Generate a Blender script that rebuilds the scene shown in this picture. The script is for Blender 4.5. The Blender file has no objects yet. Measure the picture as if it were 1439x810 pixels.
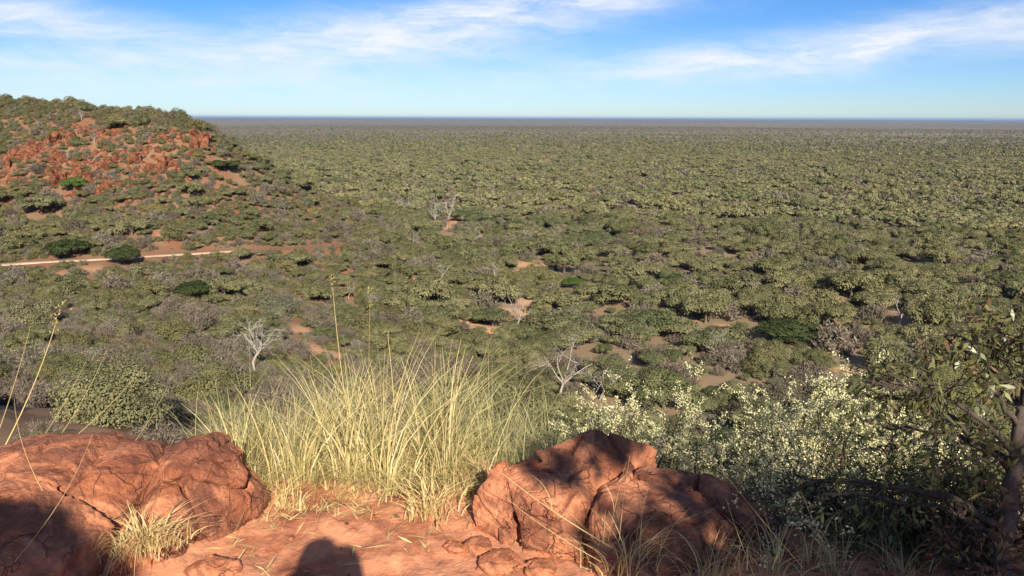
import bpy, bmesh, math, random
import numpy as np
from mathutils import Vector, Matrix

SC = bpy.context.scene
COL = SC.collection
rng = np.random.default_rng(7)
random.seed(7)

# ------------------------------------------------------------------ camera maths
W0, H0, F0 = 1439.0, 810.0, 1108.0
PITCH = math.radians(12.2)
ROLL = math.radians(0.2)
FWD = np.array([0, math.cos(PITCH), -math.sin(PITCH)])
UP0 = np.array([0, math.sin(PITCH), math.cos(PITCH)])
RT0 = np.array([1.0, 0, 0])
RT = RT0 * math.cos(ROLL) + UP0 * math.sin(ROLL)
UP = UP0 * math.cos(ROLL) - RT0 * math.sin(ROLL)

def ray(px, py):
    return RT * ((px - W0 / 2) / F0) + UP * ((H0 / 2 - py) / F0) + FWD

def P(px, py, Y):
    d = ray(px, py)
    return d * (Y / d[1])

def project(p):
    p = np.asarray(p, float)
    w = p @ FWD
    w = np.where(np.abs(w) < 1e-6, 1e-6, w)
    return W0 / 2 + F0 * (p @ RT) / w, H0 / 2 - F0 * (p @ UP) / w, w

SUN = np.array([0.2238, -0.9082, 0.5315]); SUN /= np.linalg.norm(SUN)

# ------------------------------------------------------------------ noise
def _hash(ix, iy, iz, seed):
    h = (ix.astype(np.int64) * 374761393 + iy.astype(np.int64) * 668265263 + iz.astype(np.int64) * 2147483647 + seed * 974634777) & 0xFFFFFFFF
    h = ((h ^ (h >> 13)) * 1274126177) & 0xFFFFFFFF
    h = ((h ^ (h >> 16)) * 2246822519) & 0xFFFFFFFF
    return ((h ^ (h >> 15)) & 0xFFFFFF) / float(0xFFFFFF)

def vnoise(p, seed=0):
    p = np.asarray(p, float)
    i = np.floor(p); f = p - i
    u = f * f * f * (f * (f * 6 - 15) + 10)
    i = i.astype(np.int64)
    r = 0
    for dx in (0, 1):
        for dy in (0, 1):
            for dz in (0, 1):
                w = (u[:, 0] if dx else 1 - u[:, 0]) * (u[:, 1] if dy else 1 - u[:, 1]) * (u[:, 2] if dz else 1 - u[:, 2])
                r = r + w * _hash(i[:, 0] + dx, i[:, 1] + dy, i[:, 2] + dz, seed)
    return r * 2 - 1

def fbm(p, octv=4, seed=0, gain=0.5):
    a, s, t = 1.0, 0.0, 0.0
    p = np.asarray(p, float)
    for o in range(octv):
        s = s + a * vnoise(p * (2.03 ** o) + o * 17.3, seed + o); t += a; a *= gain
    return s / t

def worley(p, seed=0):
    p = np.asarray(p, float)
    i = np.floor(p).astype(np.int64)
    d1 = np.full(len(p), 9.0); d2 = np.full(len(p), 9.0); cid = np.zeros(len(p)); tilt = np.zeros(len(p))
    for dx in (-1, 0, 1):
        for dy in (-1, 0, 1):
            for dz in (-1, 0, 1):
                cx, cy, cz = i[:, 0] + dx, i[:, 1] + dy, i[:, 2] + dz
                q = np.stack([cx + _hash(cx, cy, cz, seed), cy + _hash(cx, cy, cz, seed + 1), cz + _hash(cx, cy, cz, seed + 2)], 1)
                d = np.linalg.norm(q - p, axis=1)
                c = _hash(cx, cy, cz, seed + 3)
                near = d < d1
                g = np.stack([_hash(cx, cy, cz, seed + 4), _hash(cx, cy, cz, seed + 6), _hash(cx, cy, cz, seed + 7)], 1) - 0.5
                tilt = np.where(near, ((p - q) * g).sum(1), tilt)
                d2 = np.where(near, d1, np.minimum(d2, d)); cid = np.where(near, c, cid); d1 = np.where(near, d, d1)
    return d1, d2, cid, tilt

def sstep(a, b, x):
    t = np.clip((x - a) / (b - a), 0, 1)
    return t * t * (3 - 2 * t)

# ------------------------------------------------------------------ terrain
PLAIN = -42.0
ctrl = []
def cp(px, py, Y, dz=0.0):
    q = P(px, py, Y); ctrl.append((q[0], q[1], q[2] + dz))
# crest of the red hill (its silhouette); tree tops rise above it
for px, py, Y in ((-330, 128, 245), (-160, 136, 235), (0, 142, 228), (100, 144, 222), (190, 152, 216), (250, 164, 210), (285, 182, 206), (320, 212, 205),
                  (370, 240, 210), (440, 270, 225), (520, 299, 248), (590, 318, 275)):
    cp(px, py, Y, -1.0)
# cliff band and slope under it
for px, py, Y in ((-250, 180, 215), (0, 185, 205), (120, 185, 203), (230, 185, 200), (270, 200, 198), (-200, 270, 185), (0, 262, 186), (130, 268, 183), (230, 240, 188),
                  (0, 320, 165), (120, 315, 166), (250, 300, 175), (350, 290, 190), (450, 310, 205)):
    cp(px, py, Y)
# along the track and under it
TRACK_PX = ((-160, 385, 134), (-60, 378, 138), (0, 373, 141), (60, 369, 144), (150, 364.5, 149), (240, 359, 156), (330, 353.5, 164), (410, 350, 172), (480, 345, 185))
for px, py, Y in TRACK_PX: cp(px, py, Y)
for px, py, Y in ((-200, 450, 102), (0, 450, 106), (150, 450, 108), (300, 450, 118), (420, 430, 140), (520, 400, 165)):
    cp(px, py, Y)
# gully below the ledge and the slope near us
for px, py, Y in ((-150, 540, 58), (100, 540, 60), (250, 550, 64), (0, 600, 26), (170, 610, 27)):
    cp(px, py, Y)
for x, y, z in ((-9, 5, -3.4), (-4, 5, -3.2), (0, 5, -3.2), (4, 5, -3.3), (9, 5, -3.6), (-10, 9, -5.6), (0, 9, -5.8), (10, 9, -6.2), (-14, 16, -8.6), (0, 16, -9.8), (15, 16, -10),
                (0, 26, -15), (18, 26, -15.5), (0, 45, -24), (25, 45, -25), (-14, 45, -20), (0, 70, -33.5), (36, 70, -34.5), (-18, 70, -28), (0, 95, -40), (45, 95, -41.5),
                (-22, 100, -34.5), (-24, 130, -36), (-22, 165, -38), (-5, 120, -41), (0, 150, -42), (60, 120, -42), (120, 100, -42), (90, 60, -33), (70, 30, -20), (40, 10, -9)):
    ctrl.append((x, y, z))
# plain all round, low ground behind the falling skyline
for x, y in ((0, 200), (40, 260), (120, 200), (200, 150), (-10, 320), (60, 380), (200, 300), (-60, 400), (-20, 255), (320, 200), (300, 420), (0, 480)):
    ctrl.append((x, y, PLAIN))
for px, Y, z in ((330, 265, -28), (420, 290, -36), (520, 330, -42), (300, 330, -40), (200, 340, -34), (0, 350, -30), (-200, 350, -28), (100, 290, -8), (240, 275, -16), (-200, 290, -3)):
    q = P(px, 300, Y); ctrl.append((q[0], q[1], z))
ctrl = np.array(ctrl)

def _tps(d2):
    return 0.5 * d2 * np.log(d2 + 1e-9)
_n = len(ctrl); _sc = 100.0
_xy = ctrl[:, :2] / _sc
_K = _tps(((_xy[:, None] - _xy[None]) ** 2).sum(2)) + np.eye(_n) * 1e-4
_Pm = np.c_[np.ones(_n), _xy]
_A = np.zeros((_n + 3, _n + 3)); _A[:_n, :_n] = _K; _A[:_n, _n:] = _Pm; _A[_n:, :_n] = _Pm.T
_sol = np.linalg.solve(_A, np.r_[ctrl[:, 2], 0, 0, 0])

def tps(x, y):
    out = np.empty(len(x))
    for s in range(0, len(x), 20000):
        q = np.c_[x[s:s + 20000], y[s:s + 20000]] / _sc
        d2 = ((q[:, None] - _xy[None]) ** 2).sum(2)
        out[s:s + 20000] = _tps(d2) @ _sol[:_n] + _sol[_n] + q @ _sol[_n + 1:]
    return out

_track = np.array([P(*t) for t in TRACK_PX])

def track_dist(x, y):
    best = np.full(len(x), 1e9); hz = np.zeros(len(x))
    for a, b in zip(_track[:-1], _track[1:]):
        d = b - a; L2 = d[0] ** 2 + d[1] ** 2
        t = np.clip(((x - a[0]) * d[0] + (y - a[1]) * d[1]) / L2, 0, 1)
        dd = np.hypot(x - a[0] - t * d[0], y - a[1] - t * d[1])
        hz = np.where(dd < best, a[2] + t * d[2], hz); best = np.minimum(best, dd)
    return best, hz

def edge_y(x):
    return 3.05 + 0.55 * sstep(-1.25, -0.85, x) * (1 - sstep(-0.40, 0.02, x)) - 0.5 * sstep(0.72, 1.1, x) - 0.02 * np.abs(x) + 0.06 * np.sin(x * 3.7 + 0.6)

def height(x, y, fine=True):
    x = np.asarray(x, float); y = np.asarray(y, float)
    r = np.hypot(x, y)
    p3 = np.stack([x, y, np.zeros_like(x)], 1)
    slope = tps(np.clip(x, -260, 330), np.clip(y, -5, 480))
    und = 0.9 * fbm(p3 / 55.0, 3, 5)
    plain = PLAIN + und
    # the sheet falls back to the plain away from the surveyed part
    out = np.maximum(sstep(330, 430, r), sstep(170, 300, x))
    slope = slope * (1 - out) + plain * out
    k = 1.5
    m = np.maximum(slope, plain); d = np.abs(slope - plain)
    slope = m + np.where(d < k, (k - d) ** 2 / (4 * k), 0) * 0.5
    # rough hill ground
    rough = sstep(PLAIN + 3, PLAIN + 14, slope) * sstep(8, 30, r)
    slope = slope + rough * (1.1 * fbm(p3 / 14.0, 4, 11) + 0.5 * fbm(p3 / 3.5, 3, 12))
    td, tz = track_dist(x, y)
    tw = 1 - sstep(2.2, 6.0, td)
    slope = slope * (1 - tw) + tz * tw
    # far plain swells very slightly
    # the lookout ledge
    led = -1.6 + 0.035 * fbm(p3 * 1.3, 3, 21) - 0.02 * np.clip(y - 2.2, 0, 3) + 0.012 * np.clip(-y, 0, 200)
    if fine:
        n = fbm(p3 * np.array([3.2, 4.6, 1]) + 3.3, 4, 23)
        led = led + 0.03 * np.round(n * 4) / 4 + 0.012 * fbm(p3 * 14, 3, 24)
    t = sstep(0.0, 2.2, y - edge_y(x))
    tside = sstep(-80, -40, y)
    h = led * (1 - t) + np.where(r < 40, np.minimum(slope, led), slope) * t
    return h

_lut_r = np.exp(np.linspace(math.log(6.0), math.log(3000.0), 900))
def ground_hit(px, py):
    d = ray(px, py); d = d / math.hypot(d[0], d[1])
    x, y, z = d[0] * _lut_r, d[1] * _lut_r, d[2] * _lut_r
    h = height(x, y, False)
    k = np.argmax(z < h)
    if k == 0: k = len(_lut_r) - 1
    a, b = max(k - 1, 0), k
    fa, fb = z[a] - h[a], z[b] - h[b]
    t = fa / (fa - fb + 1e-9)
    r = _lut_r[a] + (_lut_r[b] - _lut_r[a]) * t
    return np.array([d[0] * r, d[1] * r, d[2] * r])

# ------------------------------------------------------------------ mesh + object helpers
def np_mesh(name, verts, faces, mat=None, smooth=False, attrs=None):
    """faces: list of int arrays (n,k)"""
    me = bpy.data.meshes.new(name)
    verts = np.asarray(verts, np.float32)
    if not isinstance(faces, (list, tuple)): faces = [faces]
    faces = [np.asarray(f, np.int32) for f in faces if len(f)]
    me.vertices.add(len(verts)); me.vertices.foreach_set('co', verts.ravel())
    loops = np.concatenate([f.ravel() for f in faces])
    tot = np.concatenate([np.full(len(f), f.shape[1], np.int32) for f in faces])
    start = np.r_[0, np.cumsum(tot)[:-1]].astype(np.int32)
    me.loops.add(len(loops)); me.loops.foreach_set('vertex_index', loops)
    me.polygons.add(len(tot)); me.polygons.foreach_set('loop_start', start)
    try: me.polygons.foreach_set('loop_total', tot)
    except Exception: pass
    me.update(calc_edges=True)
    me.validate()
    if smooth: me.polygons.foreach_set('use_smooth', np.ones(len(tot), bool))
    for k, v in (attrs or {}).items():
        v = np.asarray(v, np.float32)
        if v.ndim == 1:
            a = me.attributes.new(k, 'FLOAT', 'POINT'); a.data.foreach_set('value', v)
        else:
            a = me.attributes.new(k, 'FLOAT_COLOR', 'POINT'); a.data.foreach_set('color', np.c_[v, np.ones(len(v))].astype(np.float32).ravel())
    if mat: me.materials.append(mat)
    return me

def link(name, me, parent=None, loc=None, **props):
    o = bpy.data.objects.new(name, me); COL.objects.link(o)
    if parent is not None: o.parent = parent
    if loc is not None: o.location = loc
    for k, v in props.items(): o[k] = v
    return o

def thing(name, label, cat, loc=(0, 0, 0), rz=0, scale=(1, 1, 1), group=None):
    o = bpy.data.objects.new(name, None); COL.objects.link(o)
    o.empty_display_size = 0.2
    o.location = loc; o.rotation_euler = (0, 0, rz); o.scale = scale
    o['label'] = label; o['category'] = cat
    if group: o['group'] = group
    return o

def tag(o, label, cat, group=None):
    o['label'] = label; o['category'] = cat
    if group: o['group'] = group
    return o

def tube(pts, radii, sides=6):
    pts = np.asarray(pts, float); n = len(pts)
    radii = np.asarray(radii, float) if np.ndim(radii) else np.full(n, radii)
    tan = np.gradient(pts, axis=0); tan /= np.linalg.norm(tan, axis=1)[:, None] + 1e-9
    ref = np.array([0.31, 0.22, 0.92]) if abs(tan[:, 2]).mean() < 0.8 else np.array([1, 0.1, 0.0])
    a = np.cross(tan, ref); a /= np.linalg.norm(a, axis=1)[:, None] + 1e-9
    b = np.cross(tan, a)
    th = np.arange(sides) * 2 * math.pi / sides
    v = pts[:, None] + radii[:, None, None] * (np.cos(th)[None, :, None] * a[:, None] + np.sin(th)[None, :, None] * b[:, None])
    v = v.reshape(-1, 3)
    i = np.arange(n - 1)[:, None] * sides; j = np.arange(sides)[None]
    f = np.stack([i + j, i + (j + 1) % sides, i + sides + (j + 1) % sides, i + sides + j], 2).reshape(-1, 4)
    return v, f

class Bag:
    def __init__(s): s.v = []; s.f = {3: [], 4: []}; s.n = 0; s.t = []
    def add(s, v, f, tint=0.5):
        v = np.asarray(v, float); f = np.asarray(f)
        s.v.append(v); s.f[f.shape[1]].append(f + s.n); s.n += len(v)
        s.t.append(np.full(len(v), tint) if np.ndim(tint) == 0 else np.asarray(tint, float))
    def tube(s, pts, r, sides=6, tint=0.5): s.add(*tube(pts, r, sides), tint)
    def mesh(s, name, mat, smooth=False):
        return np_mesh(name, np.concatenate(s.v), [np.concatenate(f) for f in s.f.values() if f], mat, smooth, {'tint': np.concatenate(s.t)})

def rand_unit(n, r=rng):
    v = r.normal(size=(n, 3)); return v / np.linalg.norm(v, axis=1)[:, None]

def leaves(c, nrm, length, width, r=rng, along=None):
    """rhombic blades at centres c facing nrm"""
    n = len(c)
    length = np.broadcast_to(length, n)[:, None]; width = np.broadcast_to(width, n)[:, None]
    t = rand_unit(n, r) if along is None else along
    t = t - nrm * (t * nrm).sum(1)[:, None]; t /= np.linalg.norm(t, axis=1)[:, None] + 1e-9
    b = np.cross(nrm, t)
    k = r.uniform(0.35, 0.6, (n, 1))
    v = np.stack([c - t * length / 2, c + t * length * (k - 0.5) + b * width / 2, c + t * length / 2, c + t * length * (k - 0.5) - b * width / 2], 1).reshape(-1, 3)
    f = np.arange(4 * n).reshape(-1, 4)
    return v, f

# ------------------------------------------------------------------ materials
def new_mat(name):
    m = bpy.data.materials.new(name); m.use_nodes = True
    nt = m.node_tree; nt.nodes.clear()
    return m, nt
class NT:
    def __init__(s, nt): s.nt = nt
    def n(s, typ, inputs=None, **kw):
        nd = s.nt.nodes.new(typ)
        for k, v in kw.items(): setattr(nd, k, v)
        for k, v in (inputs or {}).items():
            if isinstance(v, bpy.types.NodeSocket): s.nt.links.new(v, nd.inputs[k])
            else: nd.inputs[k].default_value = v
        return nd
    def math(s, op, a, b=0.0, c=0.0, clamp=False):
        nd = s.nt.nodes.new('ShaderNodeMath'); nd.operation = op; nd.use_clamp = clamp
        for k, v in enumerate((a, b, c)):
            if isinstance(v, bpy.types.NodeSocket): s.nt.links.new(v, nd.inputs[k])
            else: nd.inputs[k].default_value = v
        return nd.outputs[0]
    def ramp(s, fac, stops, interp='LINEAR'):
        nd = s.nt.nodes.new('ShaderNodeValToRGB'); cr = nd.color_ramp; cr.interpolation = interp
        while len(cr.elements) < len(stops): cr.elements.new(0.5)
        for e, (p, c) in zip(cr.elements, stops):
            e.position = p; e.color = (*c, 1) if len(c) == 3 else c
        s.nt.links.new(fac, nd.inputs[0]); return nd.outputs[0]
    def mix(s, fac, a, b, blend='MIX'):
        nd = s.nt.nodes.new('ShaderNodeMix'); nd.data_type = 'RGBA'; nd.blend_type = blend
        for k, v in ((0, fac), (6, a), (7, b)):
            if isinstance(v, bpy.types.NodeSocket): s.nt.links.new(v, nd.inputs[k])
            else: nd.inputs[k].default_value = v if k == 0 else ((*v, 1) if len(v) == 3 else v)
        return nd.outputs[2]
    def noise(s, vec, scale, detail=4, rough=0.55, dist=0.0):
        nd = s.n('ShaderNodeTexNoise', {'Scale': scale, 'Detail': detail, 'Roughness': rough, 'Distortion': dist})
        if vec is not None: s.nt.links.new(vec, nd.inputs['Vector'])
        return nd.outputs[0]
    def out(s, sh): s.nt.links.new(sh, s.n('ShaderNodeOutputMaterial').inputs['Surface'])

def leaf_mat(name, stops, trans=0.25, tint_amt=0.7, gloss=0.0, zone=None):
    m, nt = new_mat(name); t = NT(nt)
    rnd = t.n('ShaderNodeObjectInfo').outputs['Random']
    col = t.ramp(rnd, stops)
    if zone:
        lz = t.noise(t.n('ShaderNodeObjectInfo').outputs['Location'], 0.018, 4, 0.6)
        col = t.mix(t.ramp(lz, [(0.36, (0, 0, 0)), (0.62, (0.75, 0.75, 0.75))]), col, zone)
    tint = t.n('ShaderNodeAttribute', attribute_name='tint').outputs['Fac']
    k = t.math('MULTIPLY_ADD', tint, tint_amt * 2, 1 - tint_amt)
    hs = t.n('ShaderNodeHueSaturation', {'Value': k, 'Color': col, 'Hue': t.math('MULTIPLY_ADD', tint, -0.03, 0.515), 'Saturation': 1.0}).outputs[0]
    d = t.n('ShaderNodeBsdfDiffuse', {'Color': hs}).outputs[0]
    tr = t.n('ShaderNodeBsdfTranslucent', {'Color': hs}).outputs[0]
    sh = t.n('ShaderNodeMixShader', {0: trans, 1: d, 2: tr}).outputs[0]
    if gloss:
        g = t.n('ShaderNodeBsdfGlossy', {'Color': (1, 1, 1, 1), 'Roughness': 0.38}).outputs[0]
        sh = t.n('ShaderNodeMixShader', {0: gloss, 1: sh, 2: g}).outputs[0]
    t.out(sh); return m

def bark_mat(name, c0, c1, scale=18):
    m, nt = new_mat(name); t = NT(nt)
    co = t.n('ShaderNodeTexCoord').outputs['Object']
    mp = t.n('ShaderNodeMapping', {'Vector': co, 'Scale': (1, 1, 0.3)}).outputs[0]
    nz = t.noise(mp, scale, 6, 0.65)
    col = t.ramp(nz, [(0.3, c0), (0.7, c1)])
    bp = t.n('ShaderNodeBump', {'Strength': 0.6, 'Distance': 0.01, 'Height': nz}).outputs[0]
    t.out(t.n('ShaderNodeBsdfPrincipled', {'Base Color': col, 'Roughness': 0.9, 'Normal': bp, 'Specular IOR Level': 0.2}).outputs[0])
    return m

def rock_mat(name, bumpd=0.012, sc=1.0, val=1.0):
    m, nt = new_mat(name); t = NT(nt)
    co = t.n('ShaderNodeTexCoord').outputs['Object']
    big = t.noise(co, 2.6 * sc, 5, 0.6, 0.6)
    med = t.noise(co, 11 * sc, 6, 0.65, 0.3)
    fin = t.noise(co, 70 * sc, 4, 0.7)
    vor = t.n('ShaderNodeTexVoronoi', {'Vector': co, 'Scale': 26 * sc}, feature='F1').outputs['Distance']
    base = t.ramp(big, [(0.30, (0.20, 0.085, 0.048)), (0.42, (0.37, 0.160, 0.078)), (0.53, (0.60, 0.310, 0.168)), (0.64, (0.47, 0.215, 0.108)), (0.78, (0.27, 0.115, 0.062))])
    varn = t.ramp(t.noise(co, 5 * sc, 7, 0.68, 0.8), [(0.46, (0, 0, 0)), (0.58, (1, 1, 1))])
    base = t.mix(t.math('MULTIPLY', varn, 0.68), base, (0.13, 0.055, 0.038))
    lich = t.ramp(t.noise(co, 19 * sc, 3, 0.5, 1.2), [(0.66, (0, 0, 0)), (0.72, (1, 1, 1))])
    base = t.mix(t.math('MULTIPLY', lich, 0.35), base, (0.42, 0.24, 0.15))
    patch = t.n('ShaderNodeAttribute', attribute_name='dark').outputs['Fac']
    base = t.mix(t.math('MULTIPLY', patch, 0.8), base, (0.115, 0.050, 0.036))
    base = t.mix(0.35, base, t.ramp(fin, [(0.3, (0.15, 0.05, 0.03)), (0.7, (0.55, 0.22, 0.12))]), 'OVERLAY')
    grain = t.noise(co, 210 * sc, 3, 0.7)
    base = t.mix(0.45, base, t.ramp(grain, [(0.35, (0.22, 0.17, 0.15)), (0.65, (0.74, 0.66, 0.6))]), 'OVERLAY')
    wv = t.n('ShaderNodeVectorMath', {0: co, 1: t.n('ShaderNodeVectorMath', {0: t.n('ShaderNodeTexNoise', {'Vector': co, 'Scale': 7 * sc, 'Detail': 4.0}).outputs['Color'], 1: (0.22 / sc,) * 3}, operation='MULTIPLY').outputs[0]}, operation='ADD').outputs[0]
    fis = t.n('ShaderNodeTexVoronoi', {'Vector': wv, 'Scale': 5.5 * sc}, feature='DISTANCE_TO_EDGE').outputs['Distance']
    fis = t.ramp(fis, [(0.0, (1, 1, 1)), (0.014, (0, 0, 0))])
    fis = t.math('MULTIPLY', fis, t.ramp(t.noise(co, 4.3 * sc, 2), [(0.46, (0, 0, 0)), (0.56, (1, 1, 1))]))
    base = t.mix(t.math('MULTIPLY', fis, 0.25), base, (0.10, 0.045, 0.03))
    if val != 1.0: base = t.mix(1.0, base, (val, val, val * 0.97), 'MULTIPLY')
    h = t.math('ADD', t.math('MULTIPLY', med, 1.0), t.math('MULTIPLY', fin, 0.4))
    h = t.math('SUBTRACT', t.math('ADD', h, t.math('MULTIPLY', grain, 0.12)), t.math('MULTIPLY', fis, 0.6))
    h = t.math('ADD', h, t.math('MULTIPLY', vor, 0.2))
    bp = t.n('ShaderNodeBump', {'Strength': 1.0, 'Distance': bumpd, 'Height': h}).outputs[0]
    t.out(t.n('ShaderNodeBsdfPrincipled', {'Base Color': base, 'Roughness': 0.82, 'Normal': bp, 'Specular IOR Level': 0.25}).outputs[0])
    return m

M = {}
M['acacia'] = leaf_mat('acacia_leaf', [(0, (0.098, 0.114, 0.053)), (0.25, (0.142, 0.152, 0.073)), (0.55, (0.182, 0.180, 0.091)), (0.8, (0.228, 0.212, 0.112)), (0.93, (0.112, 0.130, 0.055)), (1, (0.072, 0.090, 0.038))], 0.25, 0.8, zone=(0.205, 0.186, 0.085))
M['thorn'] = leaf_mat('thorn_twig_mass', [(0, (0.130, 0.105, 0.076)), (0.4, (0.185, 0.152, 0.115)), (0.7, (0.160, 0.142, 0.096)), (1, (0.220, 0.190, 0.146))], 0.1, 0.6)
M['bush'] = leaf_mat('hill_bush_leaf', [(0, (0.160, 0.148, 0.066)), (0.35, (0.135, 0.138, 0.066)), (0.65, (0.195, 0.170, 0.074)), (0.85, (0.160, 0.160, 0.105)), (1, (0.250, 0.205, 0.075))], 0.25)
M['dark'] = leaf_mat('dark_evergreen_leaf', [(0, (0.042, 0.058, 0.022)), (1, (0.055, 0.068, 0.026))], 0.2)
M['bright'] = leaf_mat('bright_green_leaf', [(0, (0.085, 0.125, 0.030)), (1, (0.09, 0.13, 0.032))], 0.3)
M['silver'] = leaf_mat('silver_leaf', [(0, (0.150, 0.152, 0.078)), (1, (0.175, 0.17, 0.088))], 0.2)
M['trunk'] = bark_mat('acacia_bark', (0.07, 0.055, 0.04), (0.16, 0.13, 0.10), 8)
M['dead'] = bark_mat('bleached_dead_wood', (0.19, 0.166, 0.142), (0.42, 0.375, 0.325), 6)
M['rock'] = rock_mat('red_sandstone', 0.016)
M['cliff'] = rock_mat('red_cliff_rock', 0.25, 0.16, 0.5)
M['grass'] = leaf_mat('dry_golden_grass', [(0, (0.60, 0.50, 0.24)), (1, (0.60, 0.50, 0.24))], 0.35, 0.5)
M['greengrass'] = leaf_mat('green_grey_grass', [(0, (0.36, 0.33, 0.16)), (1, (0.36, 0.33, 0.16))], 0.3, 0.5)
M['straw'] = leaf_mat('bleached_straw', [(0, (0.62, 0.48, 0.22)), (1, (0.62, 0.48, 0.22))], 0.25, 0.45)

# ground sheet material: soil, ledge earth, far bush plain
def ground_mat():
    m, nt = new_mat('ground_earth'); t = NT(nt)
    pos = t.n('ShaderNodeNewGeometry').outputs['Position']
    zon = t.n('ShaderNodeAttribute', attribute_name='zone').outputs['Color']
    sp = t.n('ShaderNodeSeparateColor', {0: zon})
    far, red, clear = sp.outputs[0], sp.outputs[1], sp.outputs[2]
    n1 = t.noise(pos, 0.35, 6, 0.6); n2 = t.noise(pos, 2.2, 5, 0.6); n3 = t.noise(pos, 22, 5, 0.65)
    soil = t.ramp(n1, [(0.3, (0.19, 0.135, 0.085)), (0.5, (0.25, 0.175, 0.105)), (0.7, (0.18, 0.145, 0.085))])
    redc = t.ramp(n1, [(0.35, (0.22, 0.088, 0.048)), (0.48, (0.18, 0.115, 0.066)), (0.6, (0.22, 0.090, 0.050)), (0.72, (0.16, 0.120, 0.070))])
    col = t.mix(red, soil, redc)
    col = t.mix(clear, col, (0.50, 0.29, 0.155))
    # ledge earth close by: mottled red sand with darker worn slab
    geo = t.n('ShaderNodeVectorMath', {0: pos}, operation='LENGTH').outputs['Value']
    led = t.ramp(t.noise(pos, 3.0, 6, 0.62, 0.4), [(0.33, (0.24, 0.105, 0.062)), (0.44, (0.40, 0.185, 0.105)), (0.54, (0.58, 0.310, 0.180)), (0.75, (0.64, 0.375, 0.235))])
    led = t.mix(0.4, led, t.ramp(n3, [(0.3, (0.2, 0.08, 0.05)), (0.7, (0.6, 0.3, 0.18))]), 'OVERLAY')
    close = t.math('SUBTRACT', 1.0, t.n('ShaderNodeMapRange', {'Value': geo, 'From Min': 7.0, 'From Max': 14.0}).outputs[0], clamp=True)
    col = t.mix(close, col, led)
    # far bush country: brown grey, with broad dark bands painted in as cloud shadow, greener bush and dark trees
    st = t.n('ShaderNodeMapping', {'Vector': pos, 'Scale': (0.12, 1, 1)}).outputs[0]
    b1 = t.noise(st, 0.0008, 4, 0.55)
    b2 = t.noise(pos, 0.012, 4, 0.6)
    b3 = t.noise(pos, 0.11, 3, 0.6)
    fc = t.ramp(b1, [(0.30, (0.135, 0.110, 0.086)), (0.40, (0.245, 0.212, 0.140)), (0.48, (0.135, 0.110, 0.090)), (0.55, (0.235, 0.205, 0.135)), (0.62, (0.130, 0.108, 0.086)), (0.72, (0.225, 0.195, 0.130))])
    fc = t.mix(t.ramp(b2, [(0.52, (0, 0, 0)), (0.62, (0.6, 0.6, 0.6))]), fc, (0.120, 0.118, 0.062))
    fc = t.mix(t.ramp(b3, [(0.55, (0, 0, 0)), (0.63, (0.8, 0.8, 0.8))]), fc, (0.055, 0.058, 0.028))
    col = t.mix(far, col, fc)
    h = t.math('ADD', n3, t.math('MULTIPLY', n2, 1.5))
    bp = t.n('ShaderNodeBump', {'Strength': 0.6, 'Distance': 0.02, 'Height': h}).outputs[0]
    t.out(t.n('ShaderNodeBsdfPrincipled', {'Base Color': col, 'Roughness': 0.95, 'Normal': bp, 'Specular IOR Level': 0.1}).outputs[0])
    return m
M['ground'] = ground_mat()

def flat_mat(name, c0, c1, scale, bump=0.01):
    m, nt = new_mat(name); t = NT(nt)
    pos = t.n('ShaderNodeTexCoord').outputs['Object']
    nz = t.noise(pos, scale, 5, 0.6)
    bp = t.n('ShaderNodeBump', {'Strength': 0.5, 'Distance': bump, 'Height': nz}).outputs[0]
    t.out(t.n('ShaderNodeBsdfPrincipled', {'Base Color': t.ramp(nz, [(0.3, c0), (0.7, c1)]), 'Roughness': 0.9, 'Normal': bp, 'Specular IOR Level': 0.15}).outputs[0])
    return m
M['track'] = flat_mat('pale_track_gravel', (0.36, 0.25, 0.155), (0.56, 0.44, 0.31), 0.8)
M['sandroad'] = flat_mat('orange_sand', (0.42, 0.20, 0.10), (0.54, 0.29, 0.165), 0.5)

# ------------------------------------------------------------------ ground sheet
# clearings: seen pixel, radius (m)
CLEAR_PX = [(604, 334, 4), (598, 341, 3), (760, 375, 3), (775, 378, 2.5), (700, 445, 2.4), (720, 438, 2.4), (815, 415, 4), (868, 396, 4), (640, 350, 2.5), (520, 250, 5), (600, 249, 5), (650, 245, 5), (690, 245, 6), (740, 372, 4), (725, 383, 3.5), (795, 368, 3.5), (802, 416, 4.0), (830, 425, 4),
            (850, 402, 3.5), (880, 391, 3.5), (888, 386, 3), (705, 436, 3.2), (742, 440, 3), (690, 465, 3), (660, 455, 2.5), (1085, 577, 2.6), (425, 465, 2.2), (412, 440, 2.5),
            (588, 396, 1.8), (1290, 432, 3), (935, 455, 2.5), (965, 452, 3), (820, 548, 1.8), (225, 328, 1.8), (130, 378, 2), (90, 385, 1.6), (1020, 462, 2.5),
            (440, 490, 2.2), (700, 400, 3), (1425, 218, 6), (1092, 322, 3), (1375, 470, 3), (740, 425, 3.0), (470, 500, 2), (1180, 520, 2)]
clear = np.array([[*ground_hit(px, py)[:2], r] for px, py, r in CLEAR_PX])
clear[:, 2] *= np.array([0.62 if 780 < c[0] < 900 and c[1] < 430 else 1.0 for c in CLEAR_PX])
road_a, road_b = ground_hit(629, 329), ground_hit(641, 297)

def seg_dist(x, y, a, b):
    d = b - a; t = np.clip(((x - a[0]) * d[0] + (y - a[1]) * d[1]) / (d[0] ** 2 + d[1] ** 2), 0, 1)
    return np.hypot(x - a[0] - t * d[0], y - a[1] - t * d[1]), t

def clear_w(x, y):
    w = np.zeros(len(x))
    for cx, cy, r in clear: w = np.maximum(w, 1 - sstep(0.6, 1.25, np.hypot(x - cx, y - cy) / r))
    return w

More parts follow.
